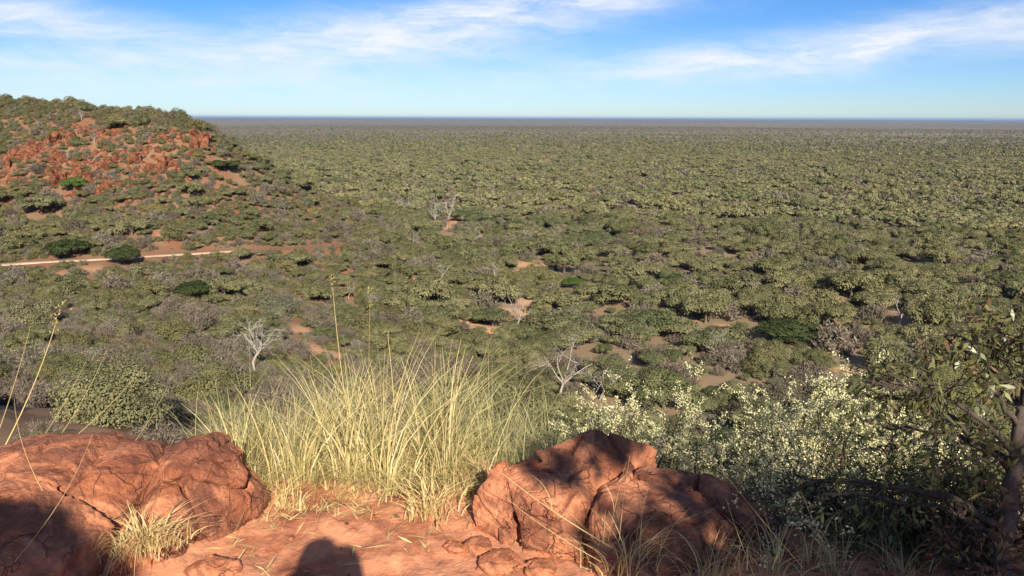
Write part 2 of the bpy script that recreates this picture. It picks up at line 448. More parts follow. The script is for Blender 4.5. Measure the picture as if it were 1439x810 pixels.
az = np.radians(np.r_[np.arange(-180, -44, 2.0), np.arange(-44, 44, 0.2), np.arange(44, 180, 2.0)])
rs = [0.25]
while rs[-1] < 45000: rs.append(rs[-1] * (1.013 if rs[-1] < 8 else 1.02 if rs[-1] < 600 else 1.06) + 0.002)
rs = np.array(rs)
gx = (rs[:, None] * np.sin(az)[None]).ravel(); gy = (rs[:, None] * np.cos(az)[None]).ravel()
gh = height(gx, gy)
na, nr = len(az), len(rs)
ii = np.arange(nr - 1)[:, None] * na; jj = np.arange(na)[None]
gf = np.stack([ii + jj, ii + na + jj, ii + na + (jj + 1) % na, ii + (jj + 1) % na], 2).reshape(-1, 4)[:, ::-1]
gr = np.hypot(gx, gy)
g3 = np.stack([gx, gy, 0 * gx], 1)
z_far = sstep(700, 1200, gr + 350 * fbm(g3 / 300, 3, 31))
z_red = np.clip(sstep(PLAIN + 1.0, PLAIN + 10, gh) * 1.1 - 0.1, 0, 1) * (0.55 + 0.45 * sstep(-0.3, 0.2, fbm(g3 / 12, 3, 32)))
z_clr = clear_w(gx, gy) * (1 - 0.5 * z_red)
centre = len(gx)
gverts = np.vstack([np.stack([gx, gy, gh], 1), [[0, 0, height(np.zeros(1), np.zeros(1))[0]]]])
cap = np.stack([np.full(na, centre), np.arange(na), (np.arange(na) + 1) % na], 1)[:, ::-1]
zone = np.vstack([np.stack([z_far, z_red, z_clr], 1), [[0, 1, 0]]])
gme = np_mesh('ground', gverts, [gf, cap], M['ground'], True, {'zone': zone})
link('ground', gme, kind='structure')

# pale vehicle track on the hill side, and the strip of orange sand road on the plain
def strip(name, path, width, mat, lift=0.12, seg=60, seed=3):
    path = np.asarray(path)
    t = np.linspace(0, len(path) - 1, seg)
    c = np.stack([np.interp(t, np.arange(len(path)), path[:, k]) for k in range(3)], 1)
    d = np.gradient(c[:, :2], axis=0); d /= np.linalg.norm(d, axis=1)[:, None]
    nrm = np.stack([-d[:, 1], d[:, 0]], 1)
    vs = []
    offs = np.linspace(-1, 1, 7)
    jit = 0.25 * fbm(np.stack([t * 1.7, 0 * t, 0 * t], 1), 3, seed)
    for o in offs:
        xy = c[:, :2] + nrm * (o * width / 2 * (1 + 0.3 * jit[:, None]) + jit[:, None])
        z = height(xy[:, 0], xy[:, 1], False) + lift - (0.5 if abs(o) == 1 else 0)
        vs.append(np.c_[xy, z])
    v = np.stack(vs, 1).reshape(-1, 3); k = len(offs)
    i = np.arange(seg - 1)[:, None] * k; j = np.arange(k - 1)[None]
    f = np.stack([i + j, i + j + 1, i + k + j + 1, i + k + j], 2).reshape(-1, 4)
    return link(name, np_mesh(name, v, f, mat, True), kind='structure')
strip('track', _track[:-2], 2.3, M['track'])
strip('dirt_road', [ground_hit(630, 325), (road_a + road_b) / 2, road_b], 4.6, M['sandroad'], 0.15, 40, 9)

# ------------------------------------------------------------------ rocks
def hull_mesh(hulls):
    bm = bmesh.new()
    for pts in hulls:
        vs = [bm.verts.new(p) for p in pts]
        r = bmesh.ops.convex_hull(bm, input=vs)
        junk = [g for g in r['geom_interior'] + r['geom_unused'] if isinstance(g, bmesh.types.BMVert)]
        if junk: bmesh.ops.delete(bm, geom=list(set(junk)), context='VERTS')
    bmesh.ops.recalc_face_normals(bm, faces=bm.faces)
    me = bpy.data.meshes.new('tmp'); bm.to_mesh(me); bm.free(); return me

def remesh(me, voxel, smooth=2):
    o = bpy.data.objects.new('tmp', me); COL.objects.link(o)
    md = o.modifiers.new('r', 'REMESH'); md.mode = 'VOXEL'; md.voxel_size = voxel
    if smooth:
        s = o.modifiers.new('s', 'SMOOTH'); s.iterations = smooth; s.factor = 0.5
    dg = bpy.context.evaluated_depsgraph_get()
    out = bpy.data.meshes.new_from_object(o.evaluated_get(dg))
    bpy.data.objects.remove(o)
    return out

def sculpt(hulls, voxel, size, seed, mat, crack=1.0, dark=None, smooth=2, jsc=None, blocky=1.0, chip=0):
    """fractured rock: hull union, then block steps, cracks, rough"""
    me = remesh(hull_mesh(hulls), voxel, smooth)
    n = len(me.vertices)
    co = np.empty(n * 3); me.vertices.foreach_get('co', co); co = co.reshape(-1, 3)
    nr_ = np.empty(n * 3); me.vertices.foreach_get('normal', nr_); nr_ = nr_.reshape(-1, 3)
    q = co / size
    warp = np.stack([fbm(q * 1.7, 3, seed + 1), fbm(q * 1.7, 3, seed + 2), fbm(q * 1.7, 3, seed + 3)], 1)
    js = np.array(jsc if jsc is not None else (2.2, 2.2, 3.2))
    d1, d2, cid, tl1 = worley((q + warp * 0.08) * js, seed + 5)
    edge = 1 - sstep(0.0, 0.055, d2 - d1)
    e1, e2, cid2, tl2 = worley((q + warp * 0.05) * js * 2.6, seed + 9)
    edge2 = 1 - sstep(0.0, 0.07, e2 - e1)
    keep = sstep(-0.15, 0.25, fbm(q * 1.9, 2, seed + 8))
    keep2 = sstep(0.0, 0.3, fbm(q * 2.4, 2, seed + 18))
    bed = (q + warp * 0.12) @ np.array([0.25, 0.35, 0.9])
    lay = vnoise(np.stack([bed * 13, q[:, 0] * 0.8, q[:, 1] * 0.8], 1), seed + 40)
    disp = (0.016 if blocky < 0.5 else 0.055) * fbm(q * 1.6, 3, seed) + 0.012 * np.sign(lay) * np.abs(lay) ** 0.5 * sstep(-0.2, 0.3, fbm(q * 1.3, 2, seed + 41)) + 0.022 * fbm(q * 6, 4, seed + 4) + 0.009 * (0.5 - np.abs(fbm(q * 22, 4, seed + 6, 0.6)))
    disp += blocky * (0.07 * (cid - 0.5) + 0.16 * tl1) * (0.35 + 0.65 * keep) + blocky * (0.028 * (cid2 - 0.5) + 0.075 * tl2) * (0.25 + 0.75 * keep2)
    f1, f2, cid3, tl3 = worley((q + warp * 0.08) * js * 6.5, seed + 29)
    disp += blocky * (0.008 * (cid3 - 0.5) + 0.030 * tl3) * sstep(-0.1, 0.3, fbm(q * 3.1, 2, seed + 28))
    disp -= crack * (0.075 * edge * keep + 0.032 * edge2 * keep2)
    co = co + nr_ * (disp * size)[:, None]
    me.vertices.foreach_set('co', co.ravel())
    dk = np.zeros(n) if dark is None else dark(co)
    a = me.attributes.new('dark', 'FLOAT', 'POINT')
    a.data.foreach_set('value', np.clip(0.75 * edge * keep + 0.5 * edge2 * keep2 + dk, 0, 1).astype(np.float32))
    me.materials.clear(); me.materials.append(mat); me.update()
    if chip:      # break the surface into small flat chipped faces
        o = bpy.data.objects.new('tmp', me); COL.objects.link(o)
        md = o.modifiers.new('d', 'DECIMATE'); md.ratio = chip
        m2 = bpy.data.meshes.new_from_object(o.evaluated_get(bpy.context.evaluated_depsgraph_get())); bpy.data.objects.remove(o); me = m2
    else: me.polygons.foreach_set('use_smooth', np.ones(len(me.polygons), bool))
    return me

def fracture(pts, n, seed, gap=0.008, shift=0.02, tilt=0.07, squash=(1, 1, 1)):
    """break a convex rock into angular joint blocks, each nudged and tipped a little"""
    r_ = np.random.default_rng(seed); pts = np.asarray(pts, float)
    c0 = pts.mean(0); lo, hi = pts.min(0), pts.max(0); sq = np.array(squash)
    top = pts[pts[:, 2] > -1.62]
    w = r_.dirichlet(np.ones(min(len(top), 6)) * 0.9, n) if len(top) else None
    seeds = []
    for k in range(n):
        pick = top[r_.choice(len(top), 4, replace=False)]
        seeds.append(r_.dirichlet(np.ones(4)) @ pick + r_.normal(0, 0.04, 3))
    seeds = np.array(seeds); out = []
    for k in range(n):
        bm = bmesh.new()
        vs = [bm.verts.new(p) for p in pts]
        bmesh.ops.convex_hull(bm, input=vs)
        loose = [v for v in bm.verts if not v.link_faces]
        if loose: bmesh.ops.delete(bm, geom=loose, context='VERTS')
        def cut(co, no):
            geom = bm.verts[:] + bm.edges[:] + bm.faces[:]
            bmesh.ops.bisect_plane(bm, geom=geom, plane_co=co, plane_no=no, clear_outer=True)
            vs = bm.verts[:]
            if len(vs) < 4: return False
            r = bmesh.ops.convex_hull(bm, input=vs)
            lo_ = [v for v in bm.verts if not v.link_faces]
            if lo_: bmesh.ops.delete(bm, geom=lo_, context='VERTS')
            return len(bm.verts) >= 4
        ok = True
        for j in range(n):
            if j == k: continue
            d = (seeds[j] - seeds[k]) * sq; L = np.linalg.norm(d); d /= L
            mid = (seeds[j] + seeds[k]) / 2
            ok = cut(Vector(mid - d * gap), Vector(d))
            if not ok: break
        if ok:
            vv = np.array([v.co[:] for v in bm.verts]); cc = vv.mean(0)
            # knock off a few corners
            for q in range(r_.integers(3, 6)):
                d = rand_unit(1, r_)[0]; d[2] = abs(d[2]) * 0.8; d[1] = -abs(d[1]); d /= np.linalg.norm(d)
                ext = ((vv - cc) @ d).max()
                if not cut(Vector(cc + d * ext * r_.uniform(0.80, 0.96)), Vector(d)): ok = False; break
        if ok and len(bm.verts) >= 4:
            vv = np.array([v.co[:] for v in bm.verts]); cc = vv.mean(0)
            R3 = np.array(Matrix.Rotation(r_.normal() * tilt, 3, Vector(rand_unit(1, r_)[0])))
            off = r_.normal(0, shift, 3) * np.array([0.5, 0.6, 1.0])
            vv = (vv - cc) @ R3.T + cc + off
            out.append([tuple(p) for p in vv])
        bm.free()
    # a core that closes the deep gaps between the blocks
    out.append([tuple(c0 + (p - c0) * np.array([0.9, 0.9, 0.86]) - np.array([0, -0.03, 0.03])) for p in pts])
    return out

def px_hull(pts, back=0.3, bottom=-1.85):
    """visible surface points (pixel, pixel, metres) plus the buried underside"""
    v = [P(*p) for p in pts]
    c = np.mean(v, 0)
    out = list(v)
    for p in v:
        out.append(np.array([c[0] + (p[0] - c[0]) * 0.97, p[1] + (back if p[1] > c[1] else 0.04), bottom]))
        if p[1] > c[1]: out.append(np.array([p[0], p[1] + back * 0.6, p[2] - 0.08]))
    return [tuple(p) for p in out]

LA = [(-140, 655, 2.9), (0, 624, 3.0), (60, 609, 3.05), (130, 608, 3.05), (205, 623, 3.05), (220, 655, 2.92), (185, 712, 2.72), (110, 775, 2.48), (0, 695, 2.55), (0, 815, 2.28), (-120, 760, 2.3), (110, 835, 2.38)]
LB = [(230, 630, 3.08), (285, 617, 3.12), (310, 634, 3.15), (368, 684, 3.05), (364, 704, 2.97), (342, 730, 2.9), (240, 660, 2.88), (215, 715, 2.74), (265, 747, 2.78), (150, 800, 2.45), (180, 770, 2.52)]
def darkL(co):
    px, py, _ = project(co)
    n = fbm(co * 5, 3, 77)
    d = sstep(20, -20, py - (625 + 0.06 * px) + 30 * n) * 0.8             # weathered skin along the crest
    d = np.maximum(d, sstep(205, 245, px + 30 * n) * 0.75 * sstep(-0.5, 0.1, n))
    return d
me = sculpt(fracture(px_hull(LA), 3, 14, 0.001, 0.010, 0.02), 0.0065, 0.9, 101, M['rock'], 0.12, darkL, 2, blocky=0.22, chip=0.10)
tL = thing('boulder', 'wide salmon red boulder with smooth sloping face and darker cracked shoulder, left of the grass', 'boulder')
link('rock_body', me, tL)
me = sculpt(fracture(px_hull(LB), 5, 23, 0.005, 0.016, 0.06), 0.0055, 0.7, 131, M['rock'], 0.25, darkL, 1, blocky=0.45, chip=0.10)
link('cracked_shoulder', me, tL, label='dark brown blocky cracked shoulder')

RA = [(648, 735, 2.9), (662, 700, 2.92), (692, 656, 2.95), (760, 634, 3.05), (805, 612, 3.12), (860, 622, 3.15), (893, 645, 3.08), (850, 690, 2.85), (805, 765, 2.62), (705, 765, 2.75), (760, 700, 2.75)]
RC = [(795, 616, 3.14), (832, 597, 3.2), (878, 615, 3.22), (925, 638, 3.26), (918, 658, 3.22), (870, 655, 3.1), (835, 640, 3.05)]
RB = [(845, 690, 2.84), (905, 655, 3.08), (980, 666, 3.08), (1040, 694, 3.02), (1072, 716, 2.98), (1098, 762, 2.85), (1092, 800, 2.7), (1000, 835, 2.5), (900, 825, 2.5), (815, 800, 2.55), (870, 705, 2.78), (960, 722, 2.68), (1055, 735, 2.75)]
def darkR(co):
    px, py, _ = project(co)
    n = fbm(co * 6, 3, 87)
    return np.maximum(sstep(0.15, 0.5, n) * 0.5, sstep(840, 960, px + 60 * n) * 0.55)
tR = thing('boulder', 'rugged red-brown boulder split by deep cracks under dappled shade, right of the grass', 'boulder')
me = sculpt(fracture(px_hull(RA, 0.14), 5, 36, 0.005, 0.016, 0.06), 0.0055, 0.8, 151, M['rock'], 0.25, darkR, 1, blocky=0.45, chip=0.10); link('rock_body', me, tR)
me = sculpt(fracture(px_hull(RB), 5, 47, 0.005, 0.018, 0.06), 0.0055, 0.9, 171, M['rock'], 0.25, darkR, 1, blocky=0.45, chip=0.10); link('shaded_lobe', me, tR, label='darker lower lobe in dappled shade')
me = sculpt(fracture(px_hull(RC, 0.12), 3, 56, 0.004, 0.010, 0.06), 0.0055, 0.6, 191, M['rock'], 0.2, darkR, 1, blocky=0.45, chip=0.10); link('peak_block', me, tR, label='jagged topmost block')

def small_rock(px, py, w, hgt, seed, label, name='rock', group=None, flat=0.5):
    d = ray(px, py); s = -1.6 / d[2]; c = d * s
    r_ = np.random.default_rng(seed)
    u = rand_unit(22, r_) * np.array([w / 2, w / 2 * 0.8, hgt])
    u[:, 2] = np.clip(u[:, 2], -hgt, hgt * (0.6 + flat * 0.3))
    me = sculpt([[tuple(p) for p in u]], max(w / 40, 0.005), w, seed, M['rock'], 0.5, None, 2, blocky=0.6)
    o = link(name, me, None, (c[0], c[1], height(np.array([c[0]]), np.array([c[1]]))[0] + hgt * 0.1))
    return tag(o, label, 'rock', group)
small_rock(672, 770, 0.16, 0.05, 301, 'small grey-red stone wedged at the left foot of the cracked boulder')
small_rock(705, 792, 0.20, 0.045, 302, 'flat salmon stone lying in front of the cracked boulder')
small_rock(640, 770, 0.10, 0.03, 303, 'little flat stone on sand in the gap beside the cracked boulder')
small_rock(300, 800, 0.22, 0.06, 304, 'dark jagged stone poking from the sand below the straw tuft')
small_rock(190, 780, 0.20, 0.07, 305, 'rounded grey stone under the dry straw tuft')
small_rock(45, 800, 0.16, 0.10, 306, 'broken brown stone in deep shadow against the smooth boulder')
small_rock(760, 800, 0.13, 0.04, 307, 'thin red stone chip among straw below the deep cracks')

# cliff outcrops on the hill
OUT = [((118, 222), 15, 11, 'widest red cliff with vertical joints across the hill'), ((60, 200), 9, 5, 'red ledge above and left of the widest cliff'),
       ((105, 178), 9, 4.5, 'red rock band high under the hill crest'), ((212, 210), 8, 5, 'red rock slab sloping right of the widest cliff'),
       ((230, 222), 6, 5.5, 'lower red slab stepping down beside a sloping slab'), ((255, 183), 9, 6, 'red outcrop right at the falling end of the crest'),
       ((155, 225), 6, 6, 'dark red buttress at right end of the widest cliff'), ((25, 218), 9, 6, 'red rock face on the hill by the frame edge'),
       ((12, 250), 5, 5, 'dark red rock low beside the frame edge'), ((160, 255), 5, 5, 'small red block fallen below the widest cliff'),
       ((150, 185), 5, 3, 'small red ledge between shrubs under the crest'), ((80, 215), 6, 6, 'broken red cliff left of the jointed face'), ((132, 240), 5, 5, 'red foot of the jointed cliff')]
outc = []
for k, ((px, py), w, h_, lab) in enumerate(OUT):
    g = ground_hit(px, py + h_ * 1.2)
    r_ = np.random.default_rng(400 + k)
    hulls = []
    nb = max(5, int(w / 1.1))
    for b in range(nb):
        bx = (b / (nb - 1) - 0.5) * w + r_.normal() * 0.7; bw = w / nb * r_.uniform(1.0, 2.6)
        by = r_.uniform(-2.5, 2.5); bh = h_ * (r_.uniform(0.3, 0.8) + 0.06 * by) * (1 - 0.35 * abs(bx) / (w / 2))
        pts = []
        for sx in (-1, 1):
            for sy in (-1, 1):
                for z in (-h_ * 0.6, bh * 0.6, bh):
                    kx = 1.0 if z < bh else 0.75
                    pts.append((bx + sx * bw / 2 * kx * r_.uniform(0.8, 1.15), by + (sy * 1.6 + (2.5 if sy > 0 else 0)) * r_.uniform(0.8, 1.2) + max(z, 0) * 0.35, z * r_.uniform(0.88, 1.1)))
        hulls.append(pts)
    me = sculpt(hulls, 0.2, w * 0.7, 420 + k * 7, M['cliff'], 1.3, None, 1, jsc=(5.0, 4.0, 2.6), blocky=1.3, chip=0.35)
    o = link('rock_outcrop', me, None, tuple(g - np.array([0, 0, h_ * 0.42])))
    o.rotation_euler = (0, 0, r_.uniform(-0.2, 0.25) + math.atan2(-g[0], g[1]) * 0.6)
    tag(o, lab, 'rock outcrop'); outc.append((g[0], g[1], w))
outc = np.array(outc)
b = Bag(); r_ = np.random.default_rng(470)
ico = bmesh.new(); bmesh.ops.create_icosphere(ico, subdivisions=1, radius=1)
icv = np.array([v.co[:] for v in ico.verts]); icf = np.array([[v.index for v in f.verts] for f in ico.faces]); ico.free()
def stones(b, X, Y, Z, size, r_, flat=0.6):
    for x, y, z, sz in zip(X, Y, Z, size):
        u = icv * r_.uniform(0.6, 1.25, (len(icv), 1)) * sz * r_.uniform(0.6, 1.3, 3) * np.array([1, 1, flat])
        a = r_.uniform(0, 6.28); c, s_ = math.cos(a), math.sin(a)
        b.add(np.c_[u[:, 0] * c - u[:, 1] * s_ + x, u[:, 0] * s_ + u[:, 1] * c + y, u[:, 2] + z], icf, 0.5)
k = r_.integers(0, len(outc), 1500)
ux = outc[k, :2] / np.linalg.norm(outc[k, :2], axis=1)[:, None]
al = -np.abs(r_.normal(0, 9, 1500)) + 4; ac = r_.normal(0, 1, 1500) * outc[k, 2] * 0.55
rx, ry = outc[k, 0] + ux[:, 0] * al - ux[:, 1] * ac, outc[k, 1] + ux[:, 1] * al + ux[:, 0] * ac
stones(b, rx, ry, height(rx, ry, False), 0.2 + 1.0 * r_.uniform(0, 1, 1500) ** 3, r_, 0.75)
link('rubble', b.mesh('rubble', M['cliff']), kind='stuff')

# ------------------------------------------------------------------ crowns
def crown_mesh(name, mat, seed, nclump, nleaf, ls, flat=0.42, kind='tree', aspect=0.75):
    """unit crown: radius 1, base at 0, top about 0.9; leaf clumps over uneven lobes"""
    r_ = np.random.default_rng(seed)
    if kind == 'tree':     # umbrella: lobes over a shallow dome
        a = r_.uniform(0, 2 * math.pi, nclump); rad = np.sqrt(r_.uniform(0, 1, nclump)) * 0.74
        cz = 0.62 - 0.34 * rad ** 2 + r_.normal(0, 0.07, nclump)
        cr = r_.uniform(0.17, 0.36, nclump) * (1.1 - 0.25 * rad)
        c = np.stack([rad * np.cos(a), rad * np.sin(a), cz], 1)
        rz = cr * flat * 1.25
    elif kind == 'bush':   # rounded, foliage down to the ground
        u = rand_unit(nclump, r_); u[:, 2] = np.abs(u[:, 2]) * 0.9
        c = u * r_.uniform(0.35, 0.72, nclump)[:, None]; c[:, 2] += 0.12
        cr = r_.uniform(0.22, 0.42, nclump); rz = cr * 0.8
    w = cr ** 2; w /= w.sum()
    k = r_.choice(nclump, nleaf, p=w)
    u = rand_unit(nleaf, r_)
    dn = u[:, 2] < -0.1; u[dn & (r_.uniform(size=nleaf) < 0.65), 2] *= -1
    sh = r_.uniform(0.55, 1.06, nleaf) ** 0.6
    p = c[k] + u * np.stack([cr[k], cr[k], rz[k]], 1) * sh[:, None]
    nrm = u * 0.9 + rand_unit(nleaf, r_) * 0.5 + np.array([0, 0, 0.35]); nrm /= np.linalg.norm(nrm, axis=1)[:, None]
    s = ls * r_.uniform(0.6, 1.5, nleaf)
    v, f = leaves(p, nrm, s, s * aspect, r_)
    tint = np.clip(0.5 + (r_.uniform(-0.17, 0.17, nclump))[k] + r_.normal(0, 0.08, nleaf), 0.05, 1)
    return np_mesh(name, v, f, mat, False, {'tint': np.repeat(tint, 4)})

def twig_crown(name, mat, seed, nst, ntw, ln, wd):
    """leafless shrub: a haze of fine grey twigs fanning up from the base"""
    r_ = np.random.default_rng(seed)
    u = rand_unit(nst, r_); u[:, 2] = np.abs(u[:, 2]) * 0.9 + 0.15; u /= np.linalg.norm(u, axis=1)[:, None]
    k = r_.integers(0, nst, ntw); t = r_.uniform(0.25, 1.0, ntw) ** 0.7
    rad = (0.75 + 0.25 * r_.uniform(-1, 1, nst))[k]
    p = u[k] * (t * rad)[:, None] * np.array([1, 1, 0.85]) + r_.normal(0, 0.10, (ntw, 3)) * t[:, None]
    p[:, 2] = np.abs(p[:, 2])
    d = u[k] * 0.6 + rand_unit(ntw, r_) * 0.8; d /= np.linalg.norm(d, axis=1)[:, None]
    nrm = np.cross(d, rand_unit(ntw, r_)); nrm /= np.linalg.norm(nrm, axis=1)[:, None] + 1e-9
    v, f = leaves(p, nrm, ln * r_.uniform(0.6, 1.5, ntw), wd * r_.uniform(0.6, 1.4, ntw), r_, along=d)
    tint = np.clip(0.5 + r_.uniform(-0.2, 0.2, nst)[k] + r_.normal(0, 0.14, ntw), 0.05, 1)
    return np_mesh(name, v, f, mat, False, {'tint': np.repeat(tint, 4)})

def trunk_mesh(name, seed, h=0.62, r0=0.05, nl=6, spread=0.55):
    r_ = np.random.default_rng(seed); b = Bag()
    fork = h * r_.uniform(0.3, 0.45)
    b.tube([(0, 0, -0.15), (0.01, 0, fork * 0.5), (0.0, 0.01, fork)], [r0 * 1.25, r0, r0 * 0.85], 7)
    for k in range(nl):
        a = k * 2 * math.pi / nl + r_.uniform(-0.4, 0.4); s = spread * r_.uniform(0.6, 1.1)
        e = np.array([math.cos(a) * s, math.sin(a) * s, h * r_.uniform(0.85, 1.1)])
        m = e * np.array([0.45, 0.45, 0]) + np.array([0, 0, fork + (e[2] - fork) * 0.6])
        b.tube([(0, 0, fork * 0.92), m, e], [r0 * 0.6, r0 * 0.38, r0 * 0.12], 5)
    return b.mesh(name, M['trunk'], True)

NV = 5
LOD = {}
LOD['acacia_near'] = [crown_mesh('acacia_crown', M['acacia'], 500 + k, 34, 15000, 0.036) for k in range(NV)]
LOD['acacia_mid'] = [crown_mesh('acacia_crown', M['acacia'], 520 + k, 30, 5200, 0.062) for k in range(NV)]
LOD['acacia_far'] = [crown_mesh('acacia_crown', M['acacia'], 540 + k, 16, 700, 0.16) for k in range(NV)]
LOD['acacia_vfar'] = [crown_mesh('acacia_crown', M['acacia'], 560 + k, 8, 90, 0.42) for k in range(3)]
LOD['thorn_near'] = [twig_crown('thorn_crown', M['thorn'], 600 + k, 60, 6500, 0.15, 0.022) for k in range(NV)]
LOD['thorn_mid'] = [twig_crown('thorn_crown', M['thorn'], 620 + k, 40, 2600, 0.19, 0.045) for k in range(NV)]
LOD['thorn_far'] = [twig_crown('thorn_crown', M['thorn'], 640 + k, 26, 420, 0.34, 0.14) for k in range(3)]
LOD['bush_near'] = [crown_mesh('bush_crown', M['bush'], 700 + k, 26, 8500, 0.055, kind='bush') for k in range(NV)]
LOD['bush_mid'] = [crown_mesh('bush_crown', M['bush'], 720 + k, 24, 4200, 0.07, kind='bush') for k in range(NV)]
LOD['bush_far'] = [crown_mesh('bush_crown', M['bush'], 740 + k, 12, 380, 0.25, kind='bush') for k in range(3)]
TRUNK = [trunk_mesh('acacia_trunk', 800 + k) for k in range(4)]
STEM = [trunk_mesh('bush_stem', 820 + k, 0.5, 0.03, 7, 0.45) for k in range(4)]

# ------------------------------------------------------------------ scatter
def jgrid(x0, x1, y0, y1, s, seed, j=0.46):
    r_ = np.random.default_rng(seed)
    xs = np.arange(x0, x1, s); ys = np.arange(y0, y1, s * 0.88)
    X, Y = np.meshgrid(xs, ys); X = X + (np.arange(len(ys)) % 2)[:, None] * s / 2
    X = X.ravel() + r_.uniform(-j, j, X.size) * s; Y = Y.ravel() + r_.uniform(-j, j, Y.size) * s
    return X, Y, r_
T = []     # x,y,z,R,H,kind(0 acacia,1 thorn,2 bush),sz
def scatter(x0, x1, y0, y1, s, rmin, rmax, seed, keep=1.0, halfang=38.0, dmin=0, fade=None):
    X, Y, r_ = jgrid(x0, x1, y0 * 0.7, y1, s, seed)
    r = np.hypot(X, Y); a = np.degrees(np.arctan2(X, Y))
    m = (np.abs(a) < halfang) & (r > y0) & (r < y1) & (r > dmin)
    X, Y, r = X[m], Y[m], r[m]
    h = height(X, Y, False)
    p3 = np.stack([X, Y, 0 * X], 1)
    dens = keep + 0.35 * fbm(p3 / 28, 3, 41) + 0.5 * np.minimum(fbm(p3 / np.array([140, 90, 1]), 3, 48), 0) * sstep(200, 400, r)
    if fade: dens = dens * (1 - 0.85 * sstep(fade[0], fade[1], r + 260 * fbm(p3 / 220, 3, 47)))
    ok = r_.uniform(size=len(X)) < dens
    ok &= clear_w(X, Y) < 0.25
    for dd in (5.0, 10.0):      # gaps open towards the lookout, so their sand is seen over the crowns
        ok &= (clear_w(X + X / r * dd, Y + Y / r * dd) < 0.5) | (r > 420) | (r < 85)
    td, _ = track_dist(X, Y); ok &= td > 3.2
    for dd in (4.0, 8.0):
        td, _ = track_dist(X + X / r * dd, Y + Y / r * dd); ok &= (td > 1.6) | (r_.uniform(size=len(X)) < 0.6)
    rd, _ = seg_dist(X, Y, ground_hit(622, 342), road_b); ok &= rd > 3.4
    rd, _ = seg_dist(X, Y, ground_hit(622, 348), road_a); ok &= rd > 4.6
    for ox, oy, ow in outc:
        # keep shrubs off the rock faces and the slope just in front of them
        ux, uy = ox / math.hypot(ox, oy), oy / math.hypot(ox, oy)
        al = (X - ox) * ux + (Y - oy) * uy; ac = -(X - ox) * uy + (Y - oy) * ux
        ok &= ~((np.abs(ac) < ow * 0.52) & (al > -3.5) & (al < 3) & (r_.uniform(size=len(X)) < 0.6))
    X, Y, r, h = X[ok], Y[ok], r[ok], h[ok]
    hill = sstep(PLAIN + 2, PLAIN + 9, h) * sstep(30, -10, X)
    crest = sstep(-14, 0, h) * (X < -40)
    u = r_.uniform(size=len(X)); zn = fbm(np.stack([X, Y, 0 * X], 1) / 45, 3, 43)
    pb = np.clip(0.05 + 0.33 * hill + 0.32 * crest + 0.25 * np.maximum(zn, 0), 0, 0.8)
    pt = np.clip(0.26 + 0.10 * hill + 0.30 * np.maximum(-zn, 0) - 0.1 * crest + 0.18 * sstep(0, 60, 150 - r), 0, 0.6)
    pt = np.where(X > 0, pt + 0.02, pt)
    kind = np.where(u < pb, 2, np.where(u < pb + pt, 1, 0))
    R = rmin + (rmax - rmin) * r_.uniform(size=len(X)) ** 1.4
    R = R * np.where(kind == 1, 0.78, np.where(kind == 2, 0.8, 1.0)) * (1 - 0.32 * hill) * (1 - 0.12 * crest)
    H = R * np.where(kind == 0, r_.uniform(0.85, 1.25, len(X)), np.where(kind == 1, r_.uniform(0.95, 1.35, len(X)), r_.uniform(0.9, 1.25, len(X))))
    rz = r_.uniform(0, 2 * math.pi, len(X))
    T.append(np.stack([X, Y, h, R, H, kind, rz, r_.uniform(size=len(X))], 1))

scatter(-70, 70, 14, 62, 4.3, 1.6, 3.6, 51, 0.95)
scatter(-320, 320, 62, 250, 5.5, 1.9, 6.2, 52, 1.0)
scatter(-320, 320, 70, 420, 21.0, 5.0, 7.6, 60, 0.7)
scatter(-40, 320, 62, 250, 4.4, 1.0, 2.2, 58, 0.5)
scatter(-230, 5, 55, 270, 2.15, 1.5, 3.3, 57, 1.0)
scatter(-240, -40, 140, 275, 2.0, 1.2, 2.9, 59, 1.0)     # filler bushes of the hill side and valley
scatter(-240, -25, 110, 275, 1.8, 1.0, 2.2, 61, 1.0)
scatter(-360, 360, 250, 480, 5.8, 2.4, 6.0, 53, 1.0)
scatter(-800, 800, 480, 760, 6.6, 2.4, 5.8, 54, 0.95)
scatter(-1500, 1500, 760, 2100, 6.6, 2.2, 4.8, 55, 1.0, fade=(780, 1650))
scatter(-2700, 2700, 2000, 3800, 20.0, 2.0, 4.6, 56, 0.5)
T = np.concatenate(T)
# drop fillers that sit inside another crown
near = np.hypot(T[:, 0], T[:, 1]) < 260
idx = np.where(near)[0]
cell = {}
drop = np.zeros(len(T), bool)
for i in idx[np.argsort(-T[idx, 3])]:
    cx, cy = int(T[i, 0] // 6), int(T[i, 1] // 6); bad = False
    for dx in (-1, 0, 1):
        for dy in (-1, 0, 1):
            for j in cell.get((cx + dx, cy + dy), ()):
                if math.hypot(T[i, 0] - T[j, 0], T[i, 1] - T[j, 1]) < 0.5 * (T[i, 3] * 0.5 + T[j, 3]): bad = True; break
            if bad: break
        if bad: break
    if bad: drop[i] = True
    else: cell.setdefault((cx, cy), []).append(i)
T = T[~drop]

